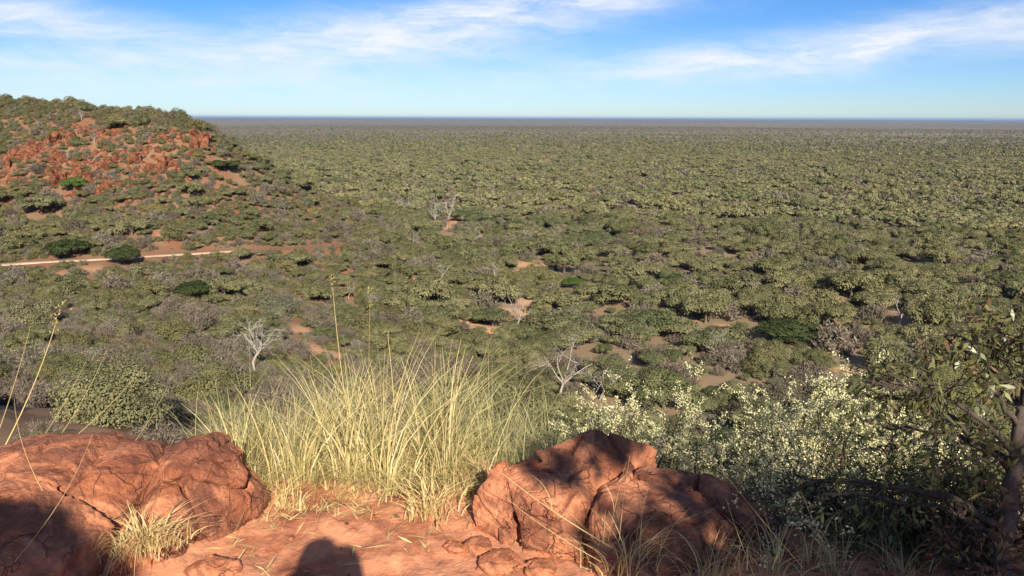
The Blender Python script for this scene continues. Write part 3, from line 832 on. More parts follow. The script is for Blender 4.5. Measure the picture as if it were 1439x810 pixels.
# dead trees: their own spots in the photo (base pixel, top pixel)
DEAD = [((358, 522), (365, 452), 'pale leafless dead tree with many fine branches, beyond the left end of the grass', 1),
        ((787, 562), (800, 482), 'forked white dead tree with spreading bare arms, beyond the cracked boulder', 2),
        ((842, 562), (860, 505), 'low grey dead tree leaning beside the forked white dead tree', 3),
        ((727, 462), (728, 418), 'knotted white dead tree amid sandy gaps on the plain', 4),
        ((1262, 462), (1270, 420), 'white dead trunk with one long crooked arm over the right-hand bush', 5),
        ((697, 405), (698, 368), 'upright slim dead trunk standing on the plain behind the knotted dead tree', 6),
        ((666, 345), (668, 320), 'bushy grey dead tree close to the near end of the orange sand road', 7),
        ((628, 318), (631, 276), 'tall bleached dead tree left beside the orange sand road', 8),
        ((612, 318), (614, 285), 'second bleached dead tree left of the orange sand road', 9),
        ((570, 300), (575, 276), 'low white dead tree with wide arms left of the sand road', 10),
        ((622, 400), (628, 368), 'crooked pale dead tree on the valley floor below the sand road', 11),
        ((554, 325), (556, 312), 'short white snag among bushes at the foot of the hill', 12),
        ((578, 344), (590, 334), 'fallen pale dead tree lying near the tan clearing', 13),
        ((707, 328), (709, 310), 'thin dead tree on the plain right of the orange sand road', 14),
        ((490, 420), (488, 398), 'pale snag poking from bushes above the tall grass', 15),
        ((520, 432), (527, 412), 'branched pale snag right of another snag above the tall grass', 16),
        ((132, 202), (131, 186), 'small pale bare tree on the jointed red cliff', 17),
        ((1003, 505), (1010, 470), 'grey dead shrub with drooping bare branches on the plain right of centre', 18),
        ((115, 170), (120, 157), 'thin bare tree standing high under the hill crest', 19),
        ((1036, 300), (1038, 292), 'tiny white dead snag far out on the plain', 20)]
def dead_tree(h, seed, spread=0.6, nb=5, r0=None, lean=0.0):
    r_ = np.random.default_rng(seed)
    trunk, limbs = Bag(), []
    r0 = r0 or h * 0.023
    fork = h * r_.uniform(0.28, 0.42)
    lv = np.array([lean * h * 0.3, 0, 0])
    p0 = np.array([0, 0, -0.4]); p1 = np.array([r_.normal() * 0.03 * h, r_.normal() * 0.03 * h, fork * 0.5]) + lv * .3; p2 = np.array([r_.normal() * 0.05 * h, r_.normal() * 0.05 * h, fork]) + lv * .6
    trunk.tube([p0, p1, p2], [r0 * 1.3, r0, r0 * 0.9], 7)
    def grow(b, p, d, L, r, depth):
        pts = [p]; n = 4
        for k in range(n):
            d = d + r_.normal(0, 0.22, 3); d[2] += 0.05; d /= np.linalg.norm(d)
            pts.append(pts[-1] + d * L / n)
        b.tube(pts, np.linspace(r, r * 0.35, n + 1), 5 if depth > 1 else 4)
        if depth > 0:
            for q in range(r_.integers(2, 5)):
                k = r_.integers(1, n + 1); dd = d + r_.normal(0, 0.65, 3); dd /= np.linalg.norm(dd)
                grow(b, pts[k], dd, L * r_.uniform(0.4, 0.7), r * 0.5, depth - 1)
    for k in range(nb):
        a = 2 * math.pi * k / nb + r_.uniform(-0.5, 0.5)
        d = np.array([math.cos(a) * spread, math.sin(a) * spread * 0.7, 1.0 * r_.uniform(0.5, 1.2)]) + lv / h; d /= np.linalg.norm(d)
        b = Bag(); grow(b, p2 * r_.uniform(0.8, 1.0), d, (h - fork) * r_.uniform(0.6, 0.95), r0 * 0.62, 3 if h > 3 else 2)
        limbs.append(b)
    return trunk, limbs
dead_pos = []
for (b, tp, lab, seed) in DEAD:
    g = ground_hit(*b)
    D = math.hypot(g[0], g[1]); h = max(2.0, math.hypot(tp[0] - b[0], tp[1] - b[1]) / F0 * math.sqrt(D * D + g[2] ** 2) * 1.05)
    wide = {1: 0.9, 2: 0.95, 3: 1.2, 5: 0.9, 10: 1.6, 13: 2.2, 4: 0.6, 6: 0.25, 8: 0.4, 14: 0.3}.get(seed, 0.7)
    tr, lb = dead_tree(h, 900 + seed, wide, {1: 9, 5: 2, 6: 3, 8: 4, 13: 3}.get(seed, 5), None, {5: 0.3, 3: 0.6, 13: 1.5}.get(seed, 0.1))
    o = thing('dead_tree', lab, 'dead tree', tuple(g))
    link('trunk', tr.mesh('trunk', M['dead'], True), o)
    for L in lb: link('limb', L.mesh('limb', M['dead'], True), o)
    dead_pos.append((g[0], g[1], h))
dead_pos = np.array(dead_pos)
# nothing stands right in front of a dead tree
dn = np.zeros(len(T), bool)
for x, y, h in dead_pos:
    D = math.hypot(x, y); ux, uy = x / D, y / D
    al = (T[:, 0] - x) * ux + (T[:, 1] - y) * uy; ac = np.abs(-(T[:, 0] - x) * uy + (T[:, 1] - y) * ux)
    dn |= (ac < T[:, 3] * 0.55 + 0.2) & (al > -((T[:, 4] / max(0.06, 41.0 / D) * 0.45 + T[:, 3]) * 0.75).clip(2, 10)) & (al < T[:, 3] * 0.6)
T = T[~dn]

# singled-out trees of the photo
SPECIAL = [((1108, 482), 8.0, 5.0, 'acacia_mid', 'acacia_near', 'dark', 'broad dark green flat-topped acacia on the plain, wider than its neighbours'),
           ((1050, 322), 1.6, 3.0, 'bush', 'bush', 'bright', 'small vivid green tree alone amid the olive bush of the plain'),
           ((1240, 520), 4.6, 6.0, 'bush', 'bush', 'silver', 'pale silver-green bush under the long-armed dead trunk'),
           ((95, 362), 4.6, 4.2, 'acacia', 'acacia', 'dark', 'dark round tree just above the pale track, casting deep shade'),
           ((175, 372), 3.6, 4.2, 'acacia', 'acacia', 'dark', 'dark green tree breaking the line of the pale track'),
           ((805, 405), 3.4, 3.4, 'acacia', 'acacia', 'bright', 'fresh green low acacia beside the sandy gaps'),
           ((315, 240), 4.2, 3.4, 'acacia', 'acacia', 'dark', 'dark flat tree on the falling shoulder of the hill'),
           ((60, 300), 5.0, 5.0, 'acacia', 'acacia', 'silver', 'grey-green spreading acacia on the hill under the cliffs'),
           ((105, 268), 3.4, 3.6, 'acacia', 'acacia', 'bright', 'green leafy tree just below the jointed cliff'),
           ((187, 152), 1.7, 2.2, 'bush', 'bush', 'dark', 'small dark bush breaking the crest skyline'),
           ((270, 420), 3.6, 3.6, 'acacia', 'acacia', 'dark', 'dark bushy tree in the valley below the pale track'),
           ((170, 595), 3.2, 3.4, 'bush', 'bush', 'silver', 'large feathery olive bush just behind the smooth boulder'),
           ((800, 450), 4.0, 3.4, 'bush', 'bush', 'bush', 'yellow-green bush beside the knotted dead tree'),
           ((545, 285), 8.0, 6.0, 'bush', 'bush', 'silver', 'pale clump of trees at the foot of the hill left of the sand road')]
sp_pos = []
for k, ((px, py), R, H, sh, _, mt, lab) in enumerate(SPECIAL):
    if k == 11: mt = 'acacia'
    g = ground_hit(px, py)
    o = thing('bush' if sh == 'bush' else 'acacia_tree', lab, 'bush' if sh == 'bush' else 'tree', tuple(g), k * 1.3, (R, R, H))
    me = crown_mesh('crown', M[mt], 1000 + k, 34, 20000 if k == 11 else 7000, 0.030 if k == 11 else 0.062, kind='bush' if sh == 'bush' else 'tree')
    link('crown', me, o); link('trunk', (STEM if sh == 'bush' else TRUNK)[k % 4], o)
    sp_pos.append((g[0], g[1], R))
    d = np.hypot(T[:, 0] - g[0], T[:, 1] - g[1]); T = T[d > 0.75 * R + 0.5 * T[:, 3]]

# which of them show largest
D = np.hypot(T[:, 0], T[:, 1])
top = T[:, :3] + np.stack([0 * D, 0 * D, T[:, 4] * 0.85], 1)
px, py, w = project(top)
infr = (px > -30) & (px < W0 + 30) & (py < H0 + 10) & (w > 0)
# behind the hill or the ledge? march the sight line over the sheet
vis = infr.copy()
cand = np.where(infr & (D < 520))[0]
for tt in np.linspace(0.08, 0.96, 30):
    s = top[cand] * tt
    hh = height(s[:, 0], s[:, 1], False)
    vis[cand[s[:, 2] < hh - 0.3]] = False
hidden_by_rocks = np.zeros(len(T), bool)
hidden_by_rocks[(py > 650) & (px < 1100)] = True
size = T[:, 3] / np.maximum(D, 1)
CAP = {0: 300, 1: 220, 2: 220}
chosen = []
for kd, cap in CAP.items():
    c = np.where(vis & ~hidden_by_rocks & (T[:, 5] == kd))[0]
    chosen.append(c[np.argsort(-size[c])][:cap])
chosen_all = np.concatenate(chosen)

# --- labels: the tree beside each landmark by its place, the rest by hill side, valley or plain
LAND = [((358, 500), 'bare dead tree with many fine branches'), ((790, 530), 'forked white dead tree'), ((728, 440), 'knotted white dead tree'), ((1268, 440), 'long-armed dead trunk'),
        ((1108, 455), 'broad dark green acacia'), ((1240, 490), 'pale silver-green bush'), ((635, 312), 'orange sand road'), ((697, 388), 'upright slim dead trunk'),
        ((175, 352), 'dark tree on the track'), ((95, 345), 'dark tree above the track'), ((120, 218), 'widest red cliff'), ((255, 183), 'red outcrop at the end of the crest'),
        ((222, 212), 'sloping red slab'), ((1050, 315), 'small vivid green tree'), ((668, 332), 'bushy grey dead tree'), ((622, 385), 'crooked pale dead tree'),
        ((270, 400), 'dark bushy valley tree'), ((330, 353), 'end of the pale track'), ((10, 372), 'start of the pale track'), ((60, 275), 'grey-green spreading acacia'),
        ((105, 255), 'green tree below the cliff'), ((187, 146), 'dark bush on the skyline'), ((315, 232), 'dark flat tree on the hill shoulder'), ((1003, 490), 'grey dead shrub'),
        ((1085, 577), 'bare sandy clearing'), ((425, 465), 'orange bare patch in the valley'), ((545, 280), 'pale clump at the hill foot'), ((850, 530), 'leaning grey dead tree'),
        ((170, 550), 'large feathery bush'), ((880, 391), 'far sandy gap'), ((604, 335), 'tan clearing'), ((805, 395), 'fresh green low acacia')]
KN = {0: ('acacia_tree', 'tree', 'olive flat-topped acacia'), 1: ('thorn_bush', 'thorn bush', 'grey leafless thorn bush'), 2: ('leafy_bush', 'bush', 'yellow-green leafy bush')}
cpx, cpy, _ = project(T[:, :3] + np.stack([0 * D, 0 * D, T[:, 4] * 0.5], 1))
label_of = {}
for (lx, ly), lname in LAND:
    for dname, dx, dy in (('left of', -1, 0), ('right of', 1, 0), ('behind', 0, -1), ('in front of', 0, 1)):
        for kd in (0, 1, 2):
            c = np.array([i for i in chosen[kd] if i not in label_of])
            if not len(c): continue
            vx, vy = cpx[c] - lx, (cpy[c] - ly)
            along = vx * dx + vy * dy * 1.6; across = np.abs(vx * dy) + np.abs(vy * dx) * 1.6
            good = (along > 6) & (across < along * 0.75) & (along < 110)
            if not good.any(): continue
            i = c[good][np.argmin(along[good])]
            label_of[i] = f'{KN[kd][2]} nearest {dname} the {lname}'
def zone_of(i):
    x, y, z = T[i, :3]; p, q = cpx[i], cpy[i]
    td, tz = track_dist(np.array([x]), np.array([y]))
    onhill = z > PLAIN + 6 and x < -20
    if onhill and p < 420:
        ty = np.interp(p, [0, 150, 330, 420], [372, 364, 353, 349])
        if q < 195 and p < 300: return 'on the upper hill under the skyline'
        if q < ty - 5: return 'on the hill slope between cliffs and track'
        if D[i] > 90: return 'in the valley below the pale track'
        return 'on the near slope behind the smooth boulder'
    if onhill: return 'along the foot of the hill'
    if D[i] < 95: return 'on the near slope below the lookout'
    if p < 640: return 'on the valley floor beyond the tall grass'
    if q > 450: return 'on the near plain beyond the cracked boulder' if p < 1000 else 'on the near plain behind the right-hand tree'
    if q > 340: return 'on the plain around the sandy gaps' if p < 950 else 'on the plain level with the long-armed dead trunk'
    return 'on the far plain beyond the sand road' if p < 900 else 'on the far plain behind the vivid green tree'
for kd in (0, 1, 2):
    nm, cat, desc = KN[kd]
    for q, i in enumerate(chosen[kd]):
        x, y, z, R, H, _, rz, u = T[i]
        if i in label_of: lab, grp = label_of[i], f'{desc} stands'
        else:
            sz = 'small' if R < (2.6 if kd == 0 else 1.9) else 'large'
            zn = zone_of(i); lab = f'{sz} {desc} {zn}'; grp = lab
        o = thing(nm, lab, cat, (x, y, z - 0.1), rz, (R, R, H), grp)
        key = ('acacia', 'thorn', 'bush')[kd] + ('_near' if D[i] < 140 else '_mid')
        link('crown', LOD[key][int(u * 977) % NV], o)
        link('trunk' if kd == 0 else 'stem', (TRUNK if kd == 0 else STEM)[int(u * 331) % 4], o)

# --- the rest of the bush country: one object, instanced by geometry nodes
rest = np.ones(len(T), bool); rest[chosen_all] = False
R_ = T[rest]; Dr = D[rest]
protos, pidx = [], np.zeros(len(R_), int)
def add_protos(key, mask):
    ms = LOD[key]; base = len(protos)
    for me in ms:
        protos.append(me)
    k = np.where(mask)[0]; pidx[k] = base + (R_[k, 7] * 9973).astype(int) % len(ms)
for kd, nm in ((0, 'acacia'), (1, 'thorn'), (2, 'bush')):
    kk = R_[:, 5] == kd
    add_protos(nm + '_near', kk & (Dr < 130))
    add_protos(nm + '_mid', kk & (Dr >= 130) & (Dr < 330))
    if nm == 'acacia':
        add_protos('acacia_far', kk & (Dr >= 330) & (Dr < 1000)); add_protos('acacia_vfar', kk & (Dr >= 1000))
    else:
        add_protos(nm + '_far', kk & (Dr >= 330))
def instancer(name, rows, pidx, protos):
    me = bpy.data.meshes.new(name)
    me.vertices.add(len(rows)); me.vertices.foreach_set('co', (rows[:, :3] - np.array([0, 0, 0.1])).astype(np.float32).ravel())
    a = me.attributes.new('scl', 'FLOAT_VECTOR', 'POINT'); a.data.foreach_set('vector', np.stack([rows[:, 3], rows[:, 3], rows[:, 4]], 1).astype(np.float32).ravel())
    a = me.attributes.new('rot', 'FLOAT_VECTOR', 'POINT'); a.data.foreach_set('vector', np.stack([0 * rows[:, 6], 0 * rows[:, 6], rows[:, 6]], 1).astype(np.float32).ravel())
    a = me.attributes.new('pid', 'INT', 'POINT'); a.data.foreach_set('value', pidx.astype(np.int32))
    o = link(name, me)
    ng = bpy.data.node_groups.new(name + '_nodes', 'GeometryNodeTree')
    ng.interface.new_socket('Geometry', in_out='INPUT', socket_type='NodeSocketGeometry'); ng.interface.new_socket('Geometry', in_out='OUTPUT', socket_type='NodeSocketGeometry')
    gi = ng.nodes.new('NodeGroupInput'); go = ng.nodes.new('NodeGroupOutput'); jn = ng.nodes.new('GeometryNodeJoinGeometry')
    def attr(nm, typ):
        nd = ng.nodes.new('GeometryNodeInputNamedAttribute'); nd.data_type = typ; nd.inputs[0].default_value = nm; return nd.outputs[0]
    sc_, ro, pi = attr('scl', 'FLOAT_VECTOR'), attr('rot', 'FLOAT_VECTOR'), attr('pid', 'INT')
    e2r = ng.nodes.new('FunctionNodeEulerToRotation'); ng.links.new(ro, e2r.inputs[0])
    for k, pm in enumerate(protos):
        po = bpy.data.objects.new(pm.name + '_source', pm)          # source shape only, not in the scene
        oi = ng.nodes.new('GeometryNodeObjectInfo'); oi.inputs['Object'].default_value = po; oi.inputs['As Instance'].default_value = True
        cmp_ = ng.nodes.new('FunctionNodeCompare'); cmp_.data_type = 'INT'; cmp_.operation = 'EQUAL'
        ng.links.new(pi, cmp_.inputs[2]); cmp_.inputs[3].default_value = k
        ip = ng.nodes.new('GeometryNodeInstanceOnPoints')
        ng.links.new(gi.outputs[0], ip.inputs['Points']); ng.links.new(cmp_.outputs[0], ip.inputs['Selection']); ng.links.new(oi.outputs['Geometry'], ip.inputs['Instance'])
        ng.links.new(e2r.outputs[0], ip.inputs['Rotation']); ng.links.new(sc_, ip.inputs['Scale'])
        ng.links.new(ip.outputs[0], jn.inputs[0])
    ng.links.new(jn.outputs[0], go.inputs[0])
    md = o.modifiers.new('scatter', 'NODES'); md.node_group = ng
    return o
wd = instancer('bushland', R_, pidx, protos)
wd['kind'] = 'stuff'
print('trees', len(T), 'single', len(chosen_all), [len(c) for c in chosen], 'labels unique', len(label_of))

# ------------------------------------------------------------------ grasses
def grass_mat(name, stops):
    m, nt = new_mat(name); t = NT(nt)
    col = t.ramp(t.n('ShaderNodeAttribute', attribute_name='tint').outputs['Fac'], stops)
    d = t.n('ShaderNodeBsdfDiffuse', {'Color': col}).outputs[0]; tr = t.n('ShaderNodeBsdfTranslucent', {'Color': col}).outputs[0]
    t.out(t.n('ShaderNodeMixShader', {0: 0.3, 1: d, 2: tr}).outputs[0]); return m
M['grass'] = grass_mat('dry_golden_grass', [(0.0, (0.16, 0.12, 0.07)), (0.2, (0.30, 0.30, 0.12)), (0.42, (0.50, 0.40, 0.16)), (0.65, (0.68, 0.55, 0.25)), (1, (0.76, 0.65, 0.38))])

def blades(b, base, hgt, lean, wid, r_, tint, seg=5, curl=0.0):
    """curved tapering blades; base (n,3), hgt (n), lean (n,3) horizontal lean at the tip"""
    n = len(base)
    t = np.linspace(0, 1, seg)
    z = hgt[:, None] * (t[None] - np.broadcast_to(curl, n)[:, None] * (t ** 3)[None] * 0.5)
    xy = lean[:, None, :2] * (t ** 1.8)[None, :, None] * hgt[:, None, None]
    c = base[:, None] + np.concatenate([xy, z[..., None]], 2)
    a = r_.uniform(0, math.pi, n); s = np.stack([np.cos(a), np.sin(a) * 0.6, 0 * a], 1)
    wv = (wid[:, None] * (1 - 0.85 * t ** 1.5)[None] / 2)[..., None] * s[:, None]
    v = np.stack([c - wv, c + wv], 2).reshape(-1, 3)
    i = (np.arange(n) * seg * 2)[:, None] + (np.arange(seg - 1) * 2)[None]
    f = np.stack([i, i + 1, i + 3, i + 2], 2).reshape(-1, 4)
    b.add(v, f, np.repeat(tint, seg * 2))
    return c

def seed_head(b, tip, d, L, r_, tint=0.45, n=34):
    t = r_.uniform(0, 1, n)
    c = tip + d * (t * L)[:, None] + r_.normal(0, 0.009, (n, 3))
    v, f = leaves(c, rand_unit(n, r_), 0.014, 0.0035, r_, along=np.tile(d, (n, 1)) + r_.normal(0, 0.5, (n, 3)))
    b.add(v, f, tint)

def hz(x, y): return height(np.atleast_1d(np.asarray(x, float)), np.atleast_1d(np.asarray(y, float)))

r_ = np.random.default_rng(60)
b = Bag()
# clump centres of the tall golden stand, straw stems fanning outward from each
NC = 22
for k in range(NC):
    px_ = r_.uniform(295, 655); Y = 3.25 + r_.uniform(0, 1.0) + 0.0006 * abs(px_ - 530)
    x = (px_ - 719.5) / 1108 * Y * 1.07
    nb = int(r_.uniform(50, 85)); mid = math.exp(-((px_ - 530) / 170) ** 2)
    a = r_.uniform(0, 2 * math.pi, nb); rr = np.abs(r_.normal(0, 0.06, nb))
    bx, by = x + rr * np.cos(a), Y + rr * np.sin(a)
    base = np.stack([bx, by, hz(bx, by) - 0.02], 1)
    hg = r_.uniform(0.25, 1.0, nb) ** 0.8 * (0.36 + 0.34 * mid) * r_.uniform(0.8, 1.15)
    ln = np.stack([np.cos(a) * r_.uniform(0.05, 0.65, nb) + 0.10 + r_.normal(0, 0.1, nb), np.sin(a) * r_.uniform(0.05, 0.6, nb)], 1) + r_.normal(0, 0.24, (nb, 2))
    blades(b, base, hg, ln, 0.0024 + 0.006 * r_.uniform(0, 1, nb) ** 2, r_, np.clip(r_.normal(0.50, 0.27, nb), 0.02, 1), 6, 0.25)
for k in range(130):     # grey matted thatch and broken blades at the foot
    px_ = r_.uniform(320, 700); Y = 3.2 + r_.uniform(0, 0.8); x = (px_ - 719.5) / 1108 * Y * 1.07; nb = 26
    bx, by = x + r_.normal(0, 0.06, nb), Y + r_.normal(0, 0.05, nb); base = np.stack([bx, by, hz(bx, by) - 0.01], 1)
    blades(b, base, r_.uniform(0.06, 0.22, nb), r_.normal(0, 1.3, (nb, 2)), r_.uniform(0.003, 0.007, nb), r_, np.clip(r_.normal(0.4, 0.25, nb), 0, 1), 6, r_.uniform(0.6, 1.4))
g = link('tall_grass', b.mesh('tall_grass', M['grass']), kind='stuff')
b = Bag()   # greener lower growth in and behind the stand
for k in range(34):
    px_ = r_.uniform(300, 790); Y = r_.uniform(3.6, 5.4)
    x = (px_ - 719.5) / 1108 * Y * 1.07; nb = 70
    a = r_.uniform(0, 2 * math.pi, nb); rr = np.abs(r_.normal(0, 0.10, nb)); bx, by = x + rr * np.cos(a), Y + rr * np.sin(a)
    base = np.stack([bx, by, hz(bx, by) - 0.02], 1)
    hg = r_.uniform(0.25, 0.68, nb) * (1 + 0.28 * max(0, Y - 4))
    ln = np.stack([r_.normal(0, 0.35, nb), r_.normal(0, 0.35, nb)], 1)
    blades(b, base, hg, ln, r_.uniform(0.003, 0.007, nb), r_, np.clip(r_.normal(0.5, 0.22, nb), 0.05, 1), 5, 0.3)
link('undergrowth_grass', b.mesh('undergrowth_grass', M['greengrass']), kind='stuff')

def stalk(px0, py0, px1, py1, Y, label, leaves_=2, head=0.12, w=0.006, seed=0, bend=0.15, group=None):
    w *= 0.62
    rr = np.random.default_rng(3000 + seed)
    p0 = P(px0, py0, Y); p1 = P(px1, py1, Y + 0.05)
    t = np.linspace(0, 1, 9)[:, None]
    side = np.array([1, 0, 0.0]) * bend * np.linalg.norm(p1 - p0)
    c = p0 * (1 - t) + p1 * t + side * (t * t - t)
    o = thing('grass_stalk', label, 'grass stalk', (0, 0, 0), group=group)
    s = Bag(); s.tube(c, np.linspace(w / 2, w / 5, 9), 5, 0.6); link('stem', s.mesh('stem', M['grass'], True), o)
    d = c[-1] - c[-2]; d /= np.linalg.norm(d)
    if head:
        h = Bag(); seed_head(h, c[-1] - d * head * 0.3, d, head, rr); link('seed_head', h.mesh('seed_head', M['straw']), o)
    for k in range(leaves_):
        i = rr.integers(1, 6); h = Bag()
        blades(h, c[i][None], np.array([0.15]), np.array([[rr.choice([-1, 1]) * rr.uniform(0.3, 0.9), rr.normal() * 0.3]]), np.array([0.005]), rr, np.array([0.6]), 6, 0.3)
        link('blade', h.mesh('blade', M['straw']), o)
    return o
STALKS = [(8, 625, 80, 450, 2.95, 'thick straw stalk with faint seed head behind the smooth boulder, tallest of its cluster', 0.010, -0.10),
          (-5, 615, 42, 462, 3.0, 'thin straw stalk left of the thickest stalk behind the smooth boulder', 0.005, -0.05),
          (60, 615, 122, 505, 3.1, 'slender leaning straw stalk right of the thickest stalk', 0.004, -0.1), (85, 612, 150, 492, 3.1, 'slender straw stalk with drooping tip over the feathery bush', 0.004, -0.12),
          (110, 610, 205, 512, 3.1, 'long leaning straw stalk crossing the feathery bush', 0.004, -0.14), (190, 620, 235, 545, 3.15, 'short pale stalk on the crest of the smooth boulder', 0.003, -0.1),
          (560, 690, 545, 470, 3.35, 'thick upright stalk in the middle of the tall grass', 0.010, -0.04), (500, 650, 468, 410, 3.5, 'tallest thick stalk rising above the tall grass with open seed head', 0.009, 0.05),
          (570, 690, 665, 500, 3.3, 'thick stalk slanting right at the right side of the tall grass', 0.010, -0.08), (520, 640, 520, 425, 3.6, 'slim stalk with feathery head above the tall grass', 0.004, 0.03),
          (600, 650, 612, 480, 3.6, 'slim stalk with hanging head near the right of the tall grass', 0.004, -0.05), (470, 650, 436, 500, 3.5, 'slim stalk bending left out of the tall grass', 0.004, 0.08),
          (860, 770, 705, 665, 2.45, 'bundled thick straw stalk leaning left across the cracked boulder', 0.007, 0.14), (845, 790, 700, 690, 2.42, 'second straw stalk leaning left across the cracked boulder', 0.004, 0.2),
          (870, 760, 885, 640, 2.5, 'fine upright stalk before the deep crack of the boulder', 0.004, 0.03), (855, 760, 880, 650, 2.48, 'fine stalk left of another upright stalk on the boulder', 0.004, 0.05),
          (1130, 800, 1010, 655, 2.4, 'long straw stalk slanting left over the shaded lobe', 0.005, 0.04), (1060, 810, 1020, 700, 2.45, 'straw stalk standing before the shaded lobe of the boulder', 0.006, 0.05),
          (1085, 800, 1110, 735, 2.4, 'short thick straw stub at the end of the shaded lobe', 0.006, 0.05), (1180, 810, 1125, 690, 2.5, 'straw stalk beside the arched dark branch', 0.005, 0.04),
          (1240, 810, 1245, 640, 2.6, 'upright thin stalk before the dark undergrowth', 0.004, 0.03), (60, 690, 20, 560, 2.3, 'fine stalk rising before the smooth boulder', 0.003, 0.25), (20, 790, 130, 610, 2.25, 'fine stalk slanting across the smooth boulder', 0.003, -0.22)]
for k, (a0, b0, a1, b1, Y, lab, w, bend) in enumerate(STALKS): stalk(a0, b0, a1, b1, Y, lab, 1 if k in (12, 15) else 0, 0.11 if k in (0, 7, 9) else 0, w, k, bend)

def tuft(px_, py_, n, h, spread, label, mat='straw', curl=0.5, seed=0, w=0.006, lean=(0, 0)):
    rr = np.random.default_rng(3300 + seed)
    d = ray(px_, py_); zt = -1.53 if px_ < 230 and seed < 3 else -1.6; c = d * (zt / d[2])
    o = thing('grass_tuft', label, 'grass tuft', (c[0], c[1], zt if zt > -1.6 else hz(c[0], c[1])[0]))
    B = Bag()
    a = rr.uniform(0, 2 * math.pi, n); r0 = np.abs(rr.normal(0, spread, n))
    base = np.stack([r0 * np.cos(a), r0 * np.sin(a), 0 * a], 1)
    ln = np.stack([np.cos(a) * rr.uniform(0.1, 1.1, n) + lean[0], np.sin(a) * rr.uniform(0.1, 1.0, n) + lean[1]], 1) + rr.normal(0, 0.45, (n, 2))
    blades(B, base, h * rr.uniform(0.3, 1, n), ln, w * rr.uniform(0.6, 1.4, n), rr, np.clip(rr.normal(0.5, 0.2, n), 0.1, 1), 7, curl * rr.uniform(0.2, 1.5, n))
    link('blades', B.mesh('blades', M[mat]), o)
    return o
tuft(205, 765, 420, 0.18, 0.065, 'thick pale straw tuft of curled blades before the smooth boulder', 'straw', 1.1, 1, 0.0045, (0.2, -0.25))
tuft(115, 770, 40, 0.17, 0.03, 'small dry straw tuft left of the thick pale tuft', 'straw', 0.8, 2, 0.007)
tuft(275, 755, 26, 0.15, 0.04, 'sparse straw tuft right of the thick pale tuft', 'straw', 1.0, 3, 0.006, (0.5, 0))
tuft(605, 715, 150, 0.24, 0.07, 'tangled pale tuft at the foot of the tall grass beside the boulder gap', 'straw', 0.9, 4, 0.006, (0.1, -0.2))
tuft(880, 800, 120, 0.25, 0.08, 'pale straw tuft at the foot of the deep cracks', 'straw', 0.7, 5, 0.005)
tuft(1000, 806, 90, 0.24, 0.07, 'straw tuft before the shaded lobe of the boulder', 'straw', 0.95, 6, 0.004)
tuft(1090, 806, 90, 0.30, 0.07, 'straw tuft at the outer end of the shaded lobe', 'straw', 0.95, 7, 0.004)
tuft(1170, 800, 70, 0.28, 0.09, 'thin dry tuft in the shade below the arched branch', 'straw', 0.95, 8, 0.004)
tuft(1270, 806, 60, 0.24, 0.055, 'thin dry tuft in the shade left of the tree trunk', 'straw', 0.95, 9, 0.004)
tuft(400, 700, 90, 0.14, 0.07, 'low flattened straw tuft at the edge of the sand left of centre', 'straw', 1.2, 10, 0.005)
tuft(30, 800, 26, 0.22, 0.06, 'wispy tuft with looping blades in deep shadow', 'straw', 1.4, 11, 0.004)
b = Bag(); n = 3000
gxx, gyy = r_.uniform(-2.0, 2.0, n), r_.uniform(1.9, 3.7, n)
clump = sstep(-0.1, 0.35, fbm(np.stack([gxx * 2.2, gyy * 2.2, 0 * gxx], 1), 3, 61)); m_ = r_.uniform(size=n) < 0.15 + clump
gxx, gyy = gxx[m_], gyy[m_]
stones(b, gxx, gyy, hz(gxx, gyy), 0.003 + 0.020 * r_.uniform(0, 1, len(gxx)) ** 5, r_)
link('gravel', b.mesh('gravel', M['rock']), kind='stuff')
b = Bag(); n = 420
lx, ly = np.r_[r_.uniform(-1.6, 1.9, 160), r_.uniform(0.6, 2.0, 260)], np.r_[r_.uniform(2.0, 3.6, 160), r_.uniform(2.0, 3.4, 260)]
c = np.stack([lx, ly, hz(lx, ly) + 0.01], 1); nr = np.tile([0, 0, 1.0], (n, 1)) + r_.normal(0, 0.45, (n, 3)); nr /= np.linalg.norm(nr, axis=1)[:, None]
M['deadleaf'] = leaf_mat('fallen_leaf', [(0, (0.22, 0.13, 0.075)), (1, (0.22, 0.13, 0.075))], 0.1, 0.7)
b.add(*leaves(c, nr, r_.uniform(0.015, 0.05, n), r_.uniform(0.008, 0.02, n), r_), np.clip(np.repeat(r_.normal(0.5, 0.22, n), 4), 0, 1))
link('leaf_litter', b.mesh('leaf_litter', M['deadleaf']), kind='stuff')
# loose straw on the sand
b = Bag(); n = 420
lx = np.r_[r_.normal(-0.95, 0.22, n // 2), r_.uniform(-1.3, 0.5, n // 2)]; ly = np.r_[r_.normal(3.05, 0.1, n // 2), r_.uniform(2.3, 3.3, n // 2)]
c = np.stack([lx, ly, hz(lx, ly) + 0.006], 1)
nr = np.tile([0, 0, 1.0], (n, 1)) + r_.normal(0, 0.2, (n, 3)); nr /= np.linalg.norm(nr, axis=1)[:, None]
b.add(*leaves(c, nr, r_.uniform(0.03, 0.13, n), r_.uniform(0.003, 0.009, n), r_), np.clip(np.repeat(r_.normal(0.5, 0.15, n), 4), 0, 1))
link('straw_litter', b.mesh('straw_litter', M['straw']), kind='stuff')

